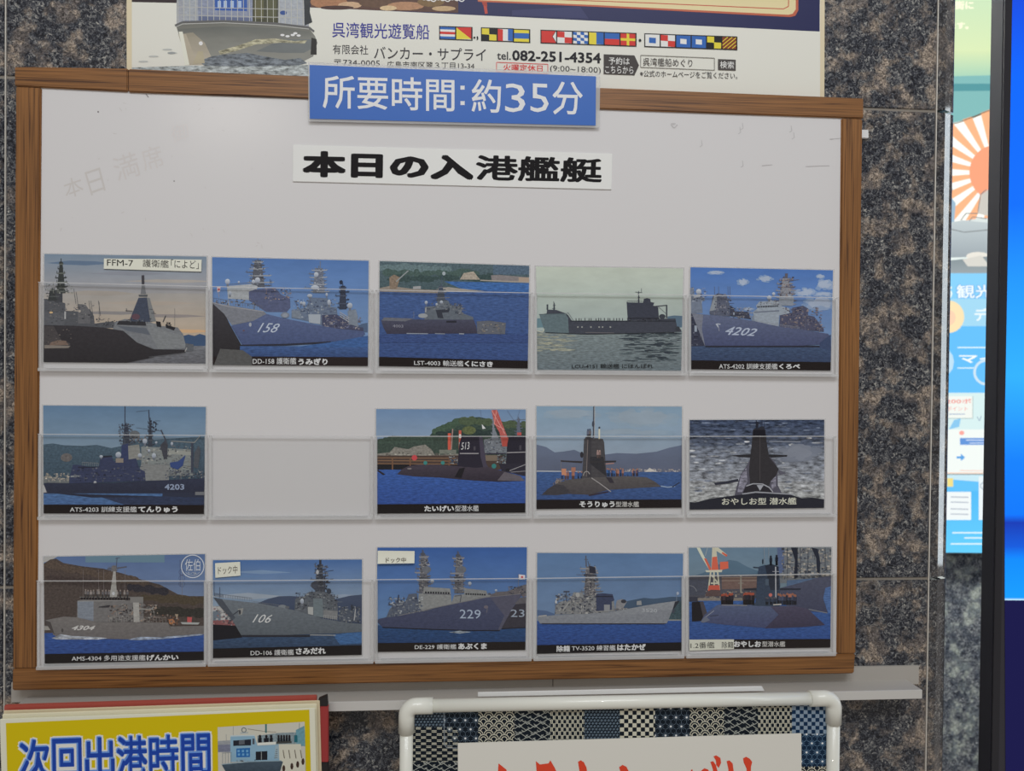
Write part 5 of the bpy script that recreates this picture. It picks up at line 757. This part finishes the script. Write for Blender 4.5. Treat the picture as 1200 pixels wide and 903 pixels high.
g.Q([u(97, 224), u(224, 229), u(243, 270), u(224, 311), u(97, 306)], (66, 62, 60)); ut('予約は', 118, 236, 204, 266, 2, (206, 204, 198), .006); ut('こちらから', 103, 272, 220, 302, 3, (206, 204, 198), .004)
g.L([u(250, 228), u(555, 240), u(555, 290), u(250, 278), u(250, 228)], .7, (110, 108, 104)); ut('呉湾艦船めぐり', 260, 238, 464, 272, 6, (66, 62, 62)); g.Q([u(570, 244), u(643, 247), u(643, 292), u(570, 289)], (72, 68, 66)); ut('検索', 578, 252, 636, 282, 2, (206, 204, 198), .004)
ut('※公式のホームページをご覧ください。', 247, 290, 650, 317, 10)
g.build('poster_print', e)

# ================================================================== ALUMINIUM TRAY
alu = simple('tray_aluminium', (152, 148, 142), 0.42, 0.5, metal=0.0, vary=0.03, bscale=12)
alub = simple('tray_edge', (176, 174, 170), 0.3)
YL_ = -0.034
L0, L1 = P(13, 833, YL_), P(1081, 806.5, YL_); zt_ = (P(385, 822.5, YL_).z + L0.z + P(800, 813, YL_).z + L1.z) / 4
t = empty('marker_tray', ((L0.x + L1.x) / 2, 0, zt_)); tag(t, 'long grey aluminium ledge running along the wall below the whiteboard', 'ledge')
tw = P(1077, 790, -0.004).x; tj = P(648, 800, -0.004).x; t0 = P(13, 800, -0.004).x; ztop = P(1077, 780, -0.004).z
bxs('back_plate', [(t0, -0.0035, zt_ - 0.006, tj - 0.0004, -0.0005, ztop)], alu, t); bxs('back_plate', [(tj + 0.0004, -0.0035, zt_ - 0.006, tw, -0.0005, ztop)], alu, t)
bxs('shelf', [(L0.x, YL_ + 0.002, zt_ - 0.0018, L1.x, -0.0006, zt_ - 0.0004)], alu, t); bxs('front_lip', [(L0.x, YL_, zt_ - 0.0098, L1.x, YL_ + 0.002, zt_)], alub, t, 0.0004)
# strip lying on the tray
s_ = slab('plastic_strip', [(560, 811), (893, 803.8), (896, 809.4), (560, 816.2)], -0.036, -0.0345, simple('strip_white', (208, 206, 200), 0.4), None, 0.0003)
tag(s_, 'thin white plastic strip lying along the ledge above the pipe frame', 'strip')

# ================================================================== PIPE FRAMED BOARD (bottom right)
YB = -0.052
pipe_m = simple('pipe_plastic', (206, 204, 192), 0.35, coat=0.3)
def tube(name, pts, rad, mat, parent, n=20, caps=True):
    o0 = org(parent); bm = bmesh.new(); rings = []; k = len(pts)
    for i, p_ in enumerate(pts):
        d = (pts[min(i + 1, k - 1)] - pts[max(i - 1, 0)]).normalized(); s1 = Vector((0, 1, 0)); s2 = d.cross(s1).normalized(); rr = rad[i] if isinstance(rad, (list, tuple)) else rad
        rings.append([bm.verts.new(p_ - o0 + s1 * rr * math.cos(6.28318 * j / n) + s2 * rr * math.sin(6.28318 * j / n)) for j in range(n)])
    for r0, r1 in zip(rings, rings[1:]):
        for j in range(n): bm.faces.new((r0[j], r0[(j + 1) % n], r1[(j + 1) % n], r1[j]))
    if caps: bm.faces.new(rings[0][::-1]); bm.faces.new(rings[-1])
    bmesh.ops.recalc_face_normals(bm, faces=bm.faces); me = bpy.data.meshes.new(name); bm.to_mesh(me); bm.free()
    for p_ in me.polygons: p_.use_smooth = len(p_.vertices) == 4
    return link(name, me, [mat], parent)
yc = YB + 0.006
TLc, TRc = P(476.5, 827, yc), P(977, 817.5, yc)
down = Vector((0, 0, -0.24)); a = (TLc + TRc) / 2 + down
e = empty('pipe_frame_board', (a.x, yc, a.z)); tag(e, 'white pipe framed board with navy patchwork pattern border below the ledge', 'signboard')
rp = (P(700, 822, yc).z - P(700, 814.5, yc).z); rp = abs(rp)
dx = (TRc - TLc).normalized()
tube('pipe', [TLc + dx * 0.01, TRc - dx * 0.01], rp, pipe_m, e); tube('pipe', [TLc - Vector((0, 0, .01)), TLc + down], rp, pipe_m, e); tube('pipe', [TRc - Vector((0, 0, .01)), TRc + down], rp, pipe_m, e)
tube('pipe', [TLc + down, TRc + down], rp, pipe_m, e)
def elbow(c, sx, sz=-1):
    R0 = 0.010; L_ = 0.027; pts = [c + Vector((sx * L_, 0, 0))]; rr = [rp * 1.22]
    pts.append(c + Vector((sx * R0, 0, 0))); rr.append(rp * 1.22)
    for i in range(1, 8):
        t_ = i / 8 * math.pi / 2; pts.append(c + Vector((sx * R0 * (1 - math.sin(t_)), 0, sz * R0 * (1 - math.cos(t_))))); rr.append(rp * 1.22)
    pts.append(c + Vector((0, 0, sz * R0))); pts.append(c + Vector((0, 0, sz * L_))); rr += [rp * 1.22] * 2
    tube('elbow_joint', pts, rr, pipe_m, e, 24)
elbow(TLc, 1); elbow(TRc, -1); elbow(TLc + down, 1, 1); elbow(TRc + down, -1, 1)
Yp = YB + 0.008
slab('backing_board', [(478, 828), (975, 820), (975, 960), (478, 960)], Yp, Yp + 0.004, simple('navy_paper', (20, 28, 40), 0.35), e)
NV, CR = (15, 23, 32), (182, 180, 164)
g = Pic((0, 0, 1), Yp - 0.0001); g.inc = 0.01; g.quad = ([(480, 826), (973, 818), (973, 1000), (480, 1000)])
def patch(x0, y0, x1, y1, kind, blue=0):
    g.n = 2.0; old = g.quad; g.quad = [(x0, y0), (x1, y0 - (x1 - x0) * .016), (x1, y1), (x0, y1)]; nv = tuple(min(255, v + w__) for v, w__ in zip(NV, (0, blue * .5, blue)))
    g.Q([(x0, y0 - 1), (x1, y0 - 1), (x1, y1), (x0, y1)], nv); g.n += 1
    if kind == 'seigaiha':
        R0 = 6.1; j = 0; y = y0 - 4; base = g.n
        while y < y1 + 8:
            x = x0 - R0 + (R0 if j % 2 else 0)
            while x < x1 + R0:
                for rr in (5.6, 3.1):
                    pt_ = [(x + rr * math.cos(math.radians(k * 12)), y + 6 + rr * math.sin(math.radians(k * 12))) for k in range(31)]
                    for a_, b_ in zip(pt_, pt_[1:]):
                        mx_, my_ = (a_[0] + b_[0]) / 2, (a_[1] + b_[1]) / 2
                        if my_ < y + 6 + 1.5 and all(math.hypot(mx_ - x - ox, my_ - y - 6 - oy) > 6.2 for ox, oy in ((-R0, 5.2), (R0, 5.2), (0, 10.4))): g.L([a_, b_], .95, CR, same=True)
                x += 2 * R0
            y += 5.2; j += 1
    elif kind == 'checker':
        s_ = 4.9 if not blue else 4.6; g.n += 1
        for i in range(12):
            for j in range(16):
                if (i + j) % 2: g.R(x0 + i * s_, y0 - 2 + j * s_, x0 + (i + 1) * s_, y0 - 2 + (j + 1) * s_, CR if not blue else (120, 136, 152), same=True)
    elif kind == 'stripes':
        g.n += 1
        for j in range(10):
            for i in range(8):
                x = x0 + i * 6.2 + (0 if j % 2 else 3.1); g.R(x, y0 - 2 + j * 4.6, x + 1.1, y0 + 2.2 + j * 4.6, CR, same=True); g.R(x + 1.7, y0 - 2 + j * 4.6, x + 2.7, y0 + 2.2 + j * 4.6, CR, same=True)
        for j in range(10): g.L([(x0, y0 - 2 + j * 4.6), (x1, y0 - 2 + j * 4.6)], .4, CR, same=True)
    elif kind == 'woven':
        g.n += 1
        for j in range(14):
            for i in range(9):
                x = x0 + i * 12.4 + (0 if j % 2 else 6.2); [g.R(x, y0 + j * 3.6 + k, x + 5.8, y0 + j * 3.6 + k + .85, CR, same=True) for k in (.3, 1.9)]
    elif kind == 'asanoha':
        g.n += 1; c = (84, 98, 112) if not blue else (88, 116, 142); j = 0; y = y0 + 1
        while y < y1 + 10:
            x = x0 + (0 if j % 2 else 6.2)
            while x < x1 + 12:
                for k in range(6):
                    a_ = math.radians(k * 60 + 30); b_ = math.radians(k * 60); g.L([(x, y), (x + 6.6 * math.cos(a_), y + 6.6 * math.sin(a_))], .55, c, same=True); g.L([(x, y), (x + 4.2 * math.cos(b_), y + 4.2 * math.sin(b_))], .45, c, same=True)
                x += 12.4
            y += 10.6; j += 1
        g.n += 1; j = 0; y = y0 + 1
        while y < y1 + 10:
            x = x0 + (0 if j % 2 else 6.2)
            while x < x1 + 12: g.E(x, y, 1.2, 1.2, (206, 208, 200), 8, same=True); x += 12.4
            y += 10.6; j += 1
    elif kind == 'cross':
        g.n += 1; c = (108, 124, 138)
        for j in range(14):
            for i in range(12):
                x = x0 + i * 4.1 + (2 if j % 2 else 0); y = y0 + j * 3.4; g.L([(x - 1.5, y), (x + 1.5, y)], .6, c, same=True); g.L([(x, y - 1.5), (x, y + 1.5)], .6, c, same=True); g.L([(x - 2, y + 1.7), (x, y + 3.4)], .3, (70, 86, 104), same=True)
    elif kind == 'sayagata':
        g.n += 1; c = (150, 154, 148)
        for i in range(-12, 16):
            for j in range(-2, 14):
                if (i * 2 + j) % 5 == 0:
                    x = x0 + i * 3.6 + j * 1.2; y = y0 + j * 3.6; g.L([(x, y), (x + 8, y + 5.6)], .75, c, same=True); g.L([(x + 8, y + 5.6), (x + 11, y + 3.2)], .75, c, same=True)
                if (i + j * 2) % 5 == 2:
                    x = x0 + i * 3.6; y = y0 + j * 3.6; g.L([(x, y), (x + 7.2, y - 4.6)], .75, c, same=True); g.L([(x, y), (x - 2.6, y - 2.2)], .75, c, same=True)
    g.quad = old
patch(481, 832, 522, 852, 'cross'); patch(481, 851.5, 537, 892, 'woven'); patch(481, 892, 537, 960, 'sayagata'); patch(520.5, 832, 560.5, 874, 'asanoha')
for x0, x1, k in ((560.5, 603, 'seigaiha'), (603, 645, 'sayagata'), (645, 684.5, 'stripes'), (684.5, 726.5, 'cross'), (726.5, 767.5, 'checker'), (767.5, 808, 'asanoha'), (808, 848, 'seigaiha'), (848, 888.5, 'sayagata'), (888.5, 928, 'stripes')): patch(x0, 834 - (x0 - 500) * .02, x1, 880, k)
patch(928, 824.5, 973, 861, 'checker', 36); patch(939, 859, 973, 898, 'asanoha', 24); patch(939, 898, 973, 960, 'seigaiha')
g.L([(520.4, 834), (520.6, 872), (524, 876), (537, 876)], .8, (120, 128, 136))
g.build('patterned_paper', e)
slab('inner_sheet', [(536.5, 870.5), (939, 859), (940, 990), (537, 990)], Yp - 0.0018, Yp - 0.0010, simple('inner_white', (200, 198, 190), 0.5), e)
RR = (198, 66, 44)
def stroke(pts, c=RR, hole=None):
    g = Pic((0, 0, 1), Yp - 0.0020); g.Q(pts, c)
    if hole: g.Q(hole, (200, 198, 190))
    g.build('brush_letter', e)
A_ = lambda *p_: [(465 + x * .225, 800 + y * .225) for x, y in p_]; B2 = lambda *p_: [(720 + x * .23333, 800 + y * .23333) for x, y in p_]
stroke(A_((530, 418), (545, 430), (572, 452), (560, 520), (548, 520), (526, 470)), RR); stroke(A_((724, 406), (745, 424), (790, 418), (800, 402), (822, 440), (836, 470), (820, 520), (740, 520), (728, 460)), RR, A_((768, 470), (800, 468), (795, 520), (765, 520)))
stroke(A_((944, 410), (958, 402), (974, 412), (988, 440), (992, 470), (984, 520), (962, 520), (950, 450)), RR); stroke(A_((1158, 438), (1176, 426), (1196, 436), (1214, 470), (1214, 520), (1180, 520)), RR)
stroke(B2((384, 438), (392, 432), (394, 470), (386, 470)), RR); stroke(B2((436, 440), (452, 428), (470, 434), (486, 460), (488, 500), (446, 500)), RR); stroke(B2((482, 396), (496, 392), (510, 412), (520, 450), (524, 490), (500, 490), (494, 430)), RR); stroke(B2((498, 368), (512, 363), (532, 376), (536, 400), (524, 426), (512, 412), (510, 390)), RR)
stroke(B2((564, 392), (578, 388), (594, 404), (600, 450), (598, 500), (578, 500), (572, 430)), RR); stroke(B2((646, 378), (662, 370), (680, 380), (692, 396), (686, 420), (684, 500), (662, 500), (664, 430), (650, 400)), RR)

# ================================================================== YELLOW SIGN STACK (bottom left)
YS = -0.060
sheet_m = simple('sheet_edge_white', (204, 196, 172), 0.35, coat=0.2); sheet_m2 = simple('sheet_edge_cream', (190, 178, 150), 0.4)
# red folder with black corner behind
q = [(5, 826), (381, 815), (384.5, 823), (384.5, 990), (5, 990)]
a = P(200, 985, YS + 0.016); rf = empty('red_folder', (a.x, YS + 0.016, a.z)); tag(rf, 'red folder with a black corner behind the stacked signs', 'folder')
slab('cover', [(4.5, 826.5), (371, 815), (372, 990), (5, 990)], YS + 0.012, YS + 0.016, simple('folder_red', (152, 70, 60), 0.4), rf, 0.0006)
slab('spine', [(372, 827), (384.5, 827), (384.5, 893), (372.5, 893)], YS + 0.010, YS + 0.016, simple('spine_red', (140, 46, 46), 0.4), rf, 0.0006)
slab('black_corner', [(373, 819), (383, 815), (384, 827.3), (372.5, 827.3)], YS + 0.0098, YS + 0.016, simple('corner_black', (26, 24, 26), 0.45), rf, 0.0005); slab('black_corner', [(372.5, 893), (384.5, 893), (385, 990), (373, 990)], YS + 0.0098, YS + 0.016, bpy.data.materials['corner_black'], rf, 0.0005)
for i, (qq, yy, m_, lab) in enumerate((([(4, 832.5), (368.5, 820.5), (378.5, 832), (380, 990), (4, 990)], YS + 0.008, sheet_m2, 'white edged laminated sheet just in front of the red folder'), ([(2.5, 836.5), (371, 824.2), (375, 990), (2, 990)], YS + 0.004, sheet_m, 'white edged laminated sheet just behind the yellow departure sign'))):
    qq = qq if len(qq) == 4 else [qq[0], (374.5, 820.5), (379, 990), qq[4]]
    o_ = slab('laminated_sheet', qq, yy, yy + 0.0016, m_, None, 0.0005); tag(o_, lab, 'sign sheet')
a = P(185, 985, YS); e = empty('departure_sign', (a.x, YS, a.z)); tag(e, 'yellow departure time sign with big blue letters and a boat picture', 'sign')
slab('board', [(-0.5, 842.5), (369, 829.5), (372.5, 990), (4, 990)], YS, YS + 0.0018, simple('sign_white', (206, 200, 182), 0.35, coat=0.2), e, 0.0004)
g = Pic((0, 0, 1), YS - 0.0001)
YC = (188, 168, 14)
g.Q([(6.8, 847), (362.5, 831.2), (366.5, 990), (11, 990)], YC)
tq = lambda d: [(21.5 + d, 866 + d), (246 + d, 858 + d), (248 + d, 903.5 + 5 + d), (23.5 + d, 911.5 + 5 + d)]
def kan(ch, x0, x1, off, c, d=0.0, grow=0.0):
    yt = 866.5 - (x0 - 21) * .036; g.T(ch, [(x0 + d - grow, yt + d - grow), (x1 + d + grow, yt - .036 * (x1 - x0) + d - grow), (x1 + d + grow + .8, yt + 47 + d + grow), (x0 + d - grow + .8, yt + 48 + d + grow)], c, off)
for off, c, d, gr in ((0.06, (206, 206, 196), 0, 1.9), (0.028, (96, 136, 206), -.3, .3), (0.012, (28, 62, 150), .5, 0.0)):
    for ch, x0, x1 in (('次', 22, 58), ('回', 60.5, 95), ('出', 99, 133.5), ('港', 136, 172), ('時', 174, 208.5), ('間', 211.5, 246)): kan(ch, x0, x1, off, c, d, gr)
N_ = lambda *p_: [(200 + x / 6, 800 + y / 6) for x, y in p_]
old = g.quad; g.quad = N_((330, 310), (942, 272), (958, 1000), (340, 1000))
def n(pts, c, mat='flat', c2=None): g.Q(N_(*pts), c, mat, c2)
def nl(pts, wd, c): g.L(N_(*pts), wd / 6, c)
n([(320, 260), (960, 260), (960, 460), (320, 460)], (182, 180, 168)); n([(320, 415), (960, 410), (960, 1000), (320, 1000)], (176, 174, 166)); n([(325, 430), (440, 425), (440, 485), (325, 485)], (108, 112, 130), 'steel'); n([(325, 408), (420, 402), (440, 430), (325, 434)], (138, 142, 146), 'steel')
n([(610, 370), (760, 350), (900, 345), (945, 350), (945, 445), (610, 430)], (120, 134, 140), 'veg'); n([(880, 330), (940, 300), (950, 440), (885, 440)], (96, 138, 150), 'steel'); nl([(905, 280), (905, 330)], 4, (110, 120, 124)); nl([(440, 300), (440, 370)], 3, (130, 132, 132)); nl([(390, 360), (392, 410)], 3, (130, 132, 132))
n([(420, 370), (500, 366), (590, 372), (610, 440), (760, 432), (765, 545), (420, 555)], (124, 156, 176), 'cloud'); n([(440, 404), (565, 395), (565, 438), (440, 442)], (36, 38, 48)); n([(480, 402), (520, 398), (520, 430), (480, 434)], (84, 88, 96)); nl([(420, 372), (590, 368)], 8, (170, 184, 190)); n([(575, 390), (590, 390), (590, 430), (575, 430)], (70, 76, 84))
n([(462, 460), (558, 455), (558, 520), (462, 522)], (36, 92, 152)); [n([(x, 470), (x + 16, 469), (x + 16, 486), (x, 487)], (96, 146, 186)) for x in (470, 500, 530)]; [n([(x, 495), (x + 16, 494), (x + 16, 510), (x, 511)], (96, 146, 186)) for x in (472, 502, 532)]
n([(598, 482), (680, 478), (680, 540), (598, 542)], (30, 32, 38)); nl([(638, 480), (638, 540)], 4, (140, 146, 146)); g.ring(200 + 515 / 6, 800 + 330 / 6, 2.6, .9, (90, 98, 104)); nl([(490, 352), (545, 348)], 8, (150, 160, 164)); nl([(540, 322), (660, 340), (740, 345)], 3, (110, 96, 84)); nl([(670, 288), (670, 350)], 12, (64, 104, 104))
for x0, x1 in ((615, 640), (655, 690), (695, 718)): n([(x0, 388), (x1, 384), (x1, 420), (x0, 424)], (26, 28, 34)); g.E(200 + (x0 + x1) / 12, 800 + 376 / 6, 1.6, 2.2, (30, 28, 32), 8)
for i in range(5): n([(752 + i * 19, 380), (766 + i * 19, 378), (768 + i * 19, 414), (750 + i * 19, 416)], (28, 30, 36)); g.E(200 + (759 + i * 19) / 6, 800 + 374 / 6, 1.3, 1.8, (34, 30, 32), 8)
n([(870, 366), (890, 366), (892, 416), (868, 416)], (34, 92, 104)); n([(745, 412), (850, 408), (850, 422), (745, 426)], (60, 62, 60)); n([(610, 420), (740, 412), (740, 432), (610, 438)], (196, 198, 192))
n([(760, 430), (915, 428), (925, 520), (945, 560), (945, 620), (790, 620), (765, 560)], (186, 184, 170)); [nl([(x, 470), (x + 10, 530)], 6, (92, 84, 74)) for x in (790, 830, 872, 912)]; [g.E(200 + x / 6, 800 + y / 6, 1.8, 4, (60, 44, 38), 10) for x, y in ((795, 600), (852, 585), (893, 572), (930, 552))]
n([(358, 572), (440, 560), (560, 552), (760, 545), (790, 552), (770, 620), (430, 700)], (66, 80, 92), 'steel', (44, 54, 64)); nl([(358, 572), (560, 552), (780, 546)], 5, (130, 150, 160)); [nl([(x, 490), (x, 565)], 3, (120, 128, 132)) for x in (365, 385, 405, 425)]; nl([(362, 492), (430, 488)], 3, (120, 128, 132)); g.clut(200 + 450 / 6, 800 + 538 / 6, 200 + 600 / 6, 800 + 548 / 6, 12, [(40, 44, 52), (120, 136, 150)], .8, 2.4); n([(735, 440), (760, 438), (760, 530), (730, 530)], (140, 160, 170)); [nl([(740 - i * 3, 470 + i * 14), (752, 466 + i * 14)], 4, (70, 76, 80)) for i in range(5)]
g.quad = old; g.build('sign_print', e)

# ================================================================== BACKLIT POSTER seen through the gap
PB = BACK - 0.012
q = [(1092, -170), (1330, -170), (1330, 650), (1092, 648)]
a = P(1180, 649, PB); e = empty('backlit_poster', (a.x, BACK - 0.003, a.z)); tag(e, 'tall backlit tourist poster with rising sun on the wall behind the corner', 'poster')
slab('light_box', q, PB, BACK, simple('box_grey', (150, 152, 150), 0.5), e, 0.0005)
g = Pic((0, 0, 1), PB - 0.0002, [(1093, -168), (1328, -168), (1328, 649), (1093, 647)], emit=True)
g.R(1090, -170, 1330, 60, (150, 204, 196), c2=(208, 224, 176)); g.R(1090, 60, 1330, 98, (206, 222, 174), c2=(146, 196, 178)); g.R(1090, 98, 1330, 145, (150, 200, 184), c2=(132, 184, 180)); g.Q([(1090, 98), (1120, 96), (1200, 99), (1330, 98), (1330, 107), (1110, 108), (1090, 106)], (84, 146, 152)); g.R(1090, 107, 1330, 152, (112, 172, 176), c2=(124, 178, 176)); g.Q([(1136, 116), (1160, 110), (1330, 108), (1330, 118), (1150, 118)], (96, 160, 162))
for t_, x0, y0, x1, y1 in (('の街に', 1108, 1, 1141, 11), ('ます。', 1112, 26, 1135, 34)): g.T(t_, (x0, y0, x1, y1), (246, 244, 214), .03)
cx_, cy_ = 1166, 202; disc = [(1090, 146), (1122, 143), (1140, 137), (1160, 130), (1330, 80), (1330, 300), (1090, 262)]; old = g.quad
g.Q(disc, (244, 244, 236)); g.L([(1090, 148), (1122, 144), (1140, 138), (1160, 130)], 1, (110, 90, 70)); g.n += 1
for i in range(20):
    a0 = math.radians(9 + i * 18 - 4.5); a1 = math.radians(9 + i * 18 + 4.5); Rr = 78
    g.Q([(cx_, cy_), (cx_ + Rr * math.cos(a0), cy_ + Rr * math.sin(a0)), (cx_ + Rr * math.cos(a1), cy_ + Rr * math.sin(a1))], (240, 176, 132), same=True)
g.R(1090, 60, 1330, 98, (206, 222, 174), c2=(146, 196, 178)); g.Q([(1090, 90), (1330, 90), (1330, 84), (1160, 128), (1140, 136), (1122, 142), (1090, 147)], (124, 178, 176)); g.Q([(1090, 98), (1200, 98), (1200, 106), (1090, 107)], (84, 146, 152)); g.L([(1090, 148), (1122, 144), (1140, 137), (1160, 129)], 1, (110, 90, 70))
g.E(cx_, cy_, 30, 32, (238, 158, 122), 32); g.Q([(1090, 255), (1120, 260), (1145, 256), (1330, 250), (1330, 305), (1090, 305)], (206, 214, 212), c2=(222, 232, 228))
g.Q([(1104, 238), (1114, 230), (1120, 238), (1118, 262), (1106, 262)], (150, 178, 198)); g.ring(1113, 222, 3, .8, (120, 124, 126), n=10)
for pts in ([(1126, 258), (1132, 250), (1146, 250), (1150, 244), (1160, 244)], [(1133, 262), (1140, 254), (1156, 256)], [(1146, 248), (1149, 228), (1156, 222)], [(1126, 260), (1160, 262), (1162, 274)], [(1106, 268), (1130, 272), (1162, 270)], [(1112, 280), (1140, 268), (1160, 266)]): g.L(pts, 1, (118, 122, 124))
g.Q([(1146, 250), (1150, 228), (1158, 222), (1170, 222), (1170, 256)], (196, 192, 184)); g.Q([(1104, 262), (1128, 258), (1170, 262), (1170, 300), (1104, 302)], (186, 196, 198), c2=(150, 160, 166)); g.E(1146, 300, 14, 5, (222, 218, 208)); g.L([(1104, 266), (1130, 272), (1170, 268)], 1, (120, 124, 126))
g.Q([(1104, 306), (1160, 300), (1330, 300), (1330, 322), (1090, 322)], (128, 140, 144), c2=(150, 160, 164)); g.Q([(1128, 304), (1150, 299), (1160, 312), (1134, 312)], (206, 204, 196))
g.R(1090, 320, 1330, 350, (130, 198, 236)); g.R(1090, 350, 1330, 382, (156, 206, 230)); g.R(1090, 382, 1330, 460, (98, 182, 238)); g.T('ち', [(1107, 334), (1116, 334), (1116, 349), (1107, 349)], (226, 238, 242), .03); g.T('観光', [(1120, 333), (1165, 333), (1165, 350), (1120, 350)], (110, 172, 222), .05); g.T('観光', [(1121, 333.5), (1164, 333.5), (1164, 349.5), (1121, 349.5)], (232, 240, 242), .012); g.T('デジ', [(1142, 361), (1172, 361), (1172, 376), (1142, 376)], (226, 236, 240), .02)
g.E(1112, 371, 18, 19, (238, 216, 172), 24); g.E(1112, 372, 8, 9, (240, 200, 170), 12); g.L([(1122, 407), (1175, 407)], 1.4, (216, 234, 242)); g.T('マイ', [(1124, 415), (1168, 415), (1168, 425), (1124, 425)], (234, 240, 242), .02); g.L([(1122, 431), (1141, 431)], 1.2, (216, 234, 242)); g.ring(1156, 436, 14, 3, (196, 218, 230)); g.E(1106, 424, 12, 16, (180, 212, 230))
g.R(1090, 460, 1330, 503, (204, 226, 226)); g.R(1090, 464, 1140, 490, (228, 232, 226)); g.T(',200ポ', (1106, 467, 1138, 473), (226, 128, 120), .01); g.T('0ポイント', (1106, 476, 1134, 481), (228, 140, 132)); g.L([(1112, 485), (1131, 485)], .9, (140, 160, 190)); g.L([(1140, 464), (1140, 490), (1090, 490)], .7, (150, 170, 170)); g.Q([(1112, 503), (1118, 492), (1126, 490), (1124, 500)], (132, 190, 226)); g.L([(1145, 488), (1148, 493), (1150, 487)], .8, (140, 160, 180))
g.R(1090, 503, 1330, 555, (228, 234, 230)); g.E(1127, 507, 3, 2.6, (236, 160, 150)); g.Q([(1125, 513), (1330, 513), (1330, 521), (1125, 521)], (96, 142, 206)); g.L([(1132, 515.5), (1160, 515.5)], .9, (220, 228, 236)); g.L([(1136, 518.8), (1156, 518.8)], .8, (220, 228, 236)); g.Q([(1121, 534.5), (1126, 534.5), (1126, 531.5), (1131, 535.8), (1126, 540), (1126, 537), (1121, 537)], (88, 156, 216)); g.L([(1125, 551), (1160, 551.5)], .6, (230, 170, 150)); g.L([(1090, 554), (1170, 554)], .8, (236, 180, 150))
g.R(1090, 556, 1330, 574, (190, 220, 230)); g.Q([(1090, 558), (1120, 562), (1170, 566), (1330, 560), (1330, 575), (1090, 575)], (96, 184, 234)); g.R(1110, 560, 1117, 570, (228, 210, 130)); g.R(1090, 575, 1330, 650, (82, 176, 232), c2=(98, 196, 238)); g.R(1090, 576, 1138, 609, (226, 232, 232)); g.R(1147, 558, 1330, 609, (222, 230, 232)); [g.L([(1114, y), (1135, y + .5)], 1, (150, 160, 176)) for y in (582, 588, 596, 602)]; g.ring(1153, 569, 4, 1.2, (160, 176, 190), n=10); g.L([(1152, 582), (1170, 582)], 1, (120, 130, 150)); [g.L([(x, y), (1170, y)], 1.6, (214, 232, 240)) for x, y in ((1116, 624), (1130, 630), (1114, 637))]
g.build('backlit_print', e)

# ================================================================== DISPLAY SCREEN
YF, YK = 0.050, 0.074
xl = P(1153.5, 450, YK).x; xi = P(1178, 450, YF).x; xr = xl + 0.75; zt2, zb2 = 2.35, 0.55
a = Vector(((xl + xr) / 2, YK, zb2)); e = empty('display_screen', a); tag(e, 'large upright display with black bezel showing bright blue at the picture edge', 'screen')
black = simple('bezel_black', (30, 30, 36), 0.3); side = simple('casing_dark', (44, 43, 50), 0.45)
bxs('casing', [(xl, YF + 0.0015, zb2, xr, YK, zt2)], side, e, 0.001)
zs = P(1190, 703, YF).z; xf = xl + 0.0005
bxs('bezel', [(xf, YF - 0.0005, zb2, xi, YF + 0.0015, zt2), (xr - 0.02, YF - 0.0005, zb2, xr, YF + 0.0015, zt2), (xi, YF - 0.0005, zt2 - 0.02, xr - 0.02, YF + 0.0015, zt2), (xi, YF - 0.0005, zb2, xr - 0.02, YF + 0.0015, zb2 + 0.02)], black, e)
g = Pic((0, 0, 1), YF + 0.0010, emit=True)
stops = [(-420, (30, 90, 210)), (0, (14, 72, 214)), (90, (0, 96, 240)), (240, (4, 104, 240)), (330, (28, 142, 244)), (440, (44, 166, 246)), (540, (8, 120, 246)), (602, (0, 112, 244)), (612, (14, 54, 170)), (640, (8, 84, 206)), (655, (0, 130, 244)), (700, (10, 146, 246)), (703, (190, 226, 250))]
for (y0, c0), (y1, c1) in zip(stops, stops[1:]): g.Q([(1177.5, y0), (2080, y0), (2080, y1), (1177.5, y1)], c0, c2=c1, same=True)
g.Q([(1177.5, 703), (2080, 703), (2080, 1500), (1177.5, 1500)], (13, 13, 66), same=True)
g.resolve(); vv = [Vector((min(max(v.x, xi - .001), xr - .02), v.y, min(max(v.z, zb2 + .02), zt2 - .02))) for v in g.v]; g.v = vv
g.build('screen_panel', e)
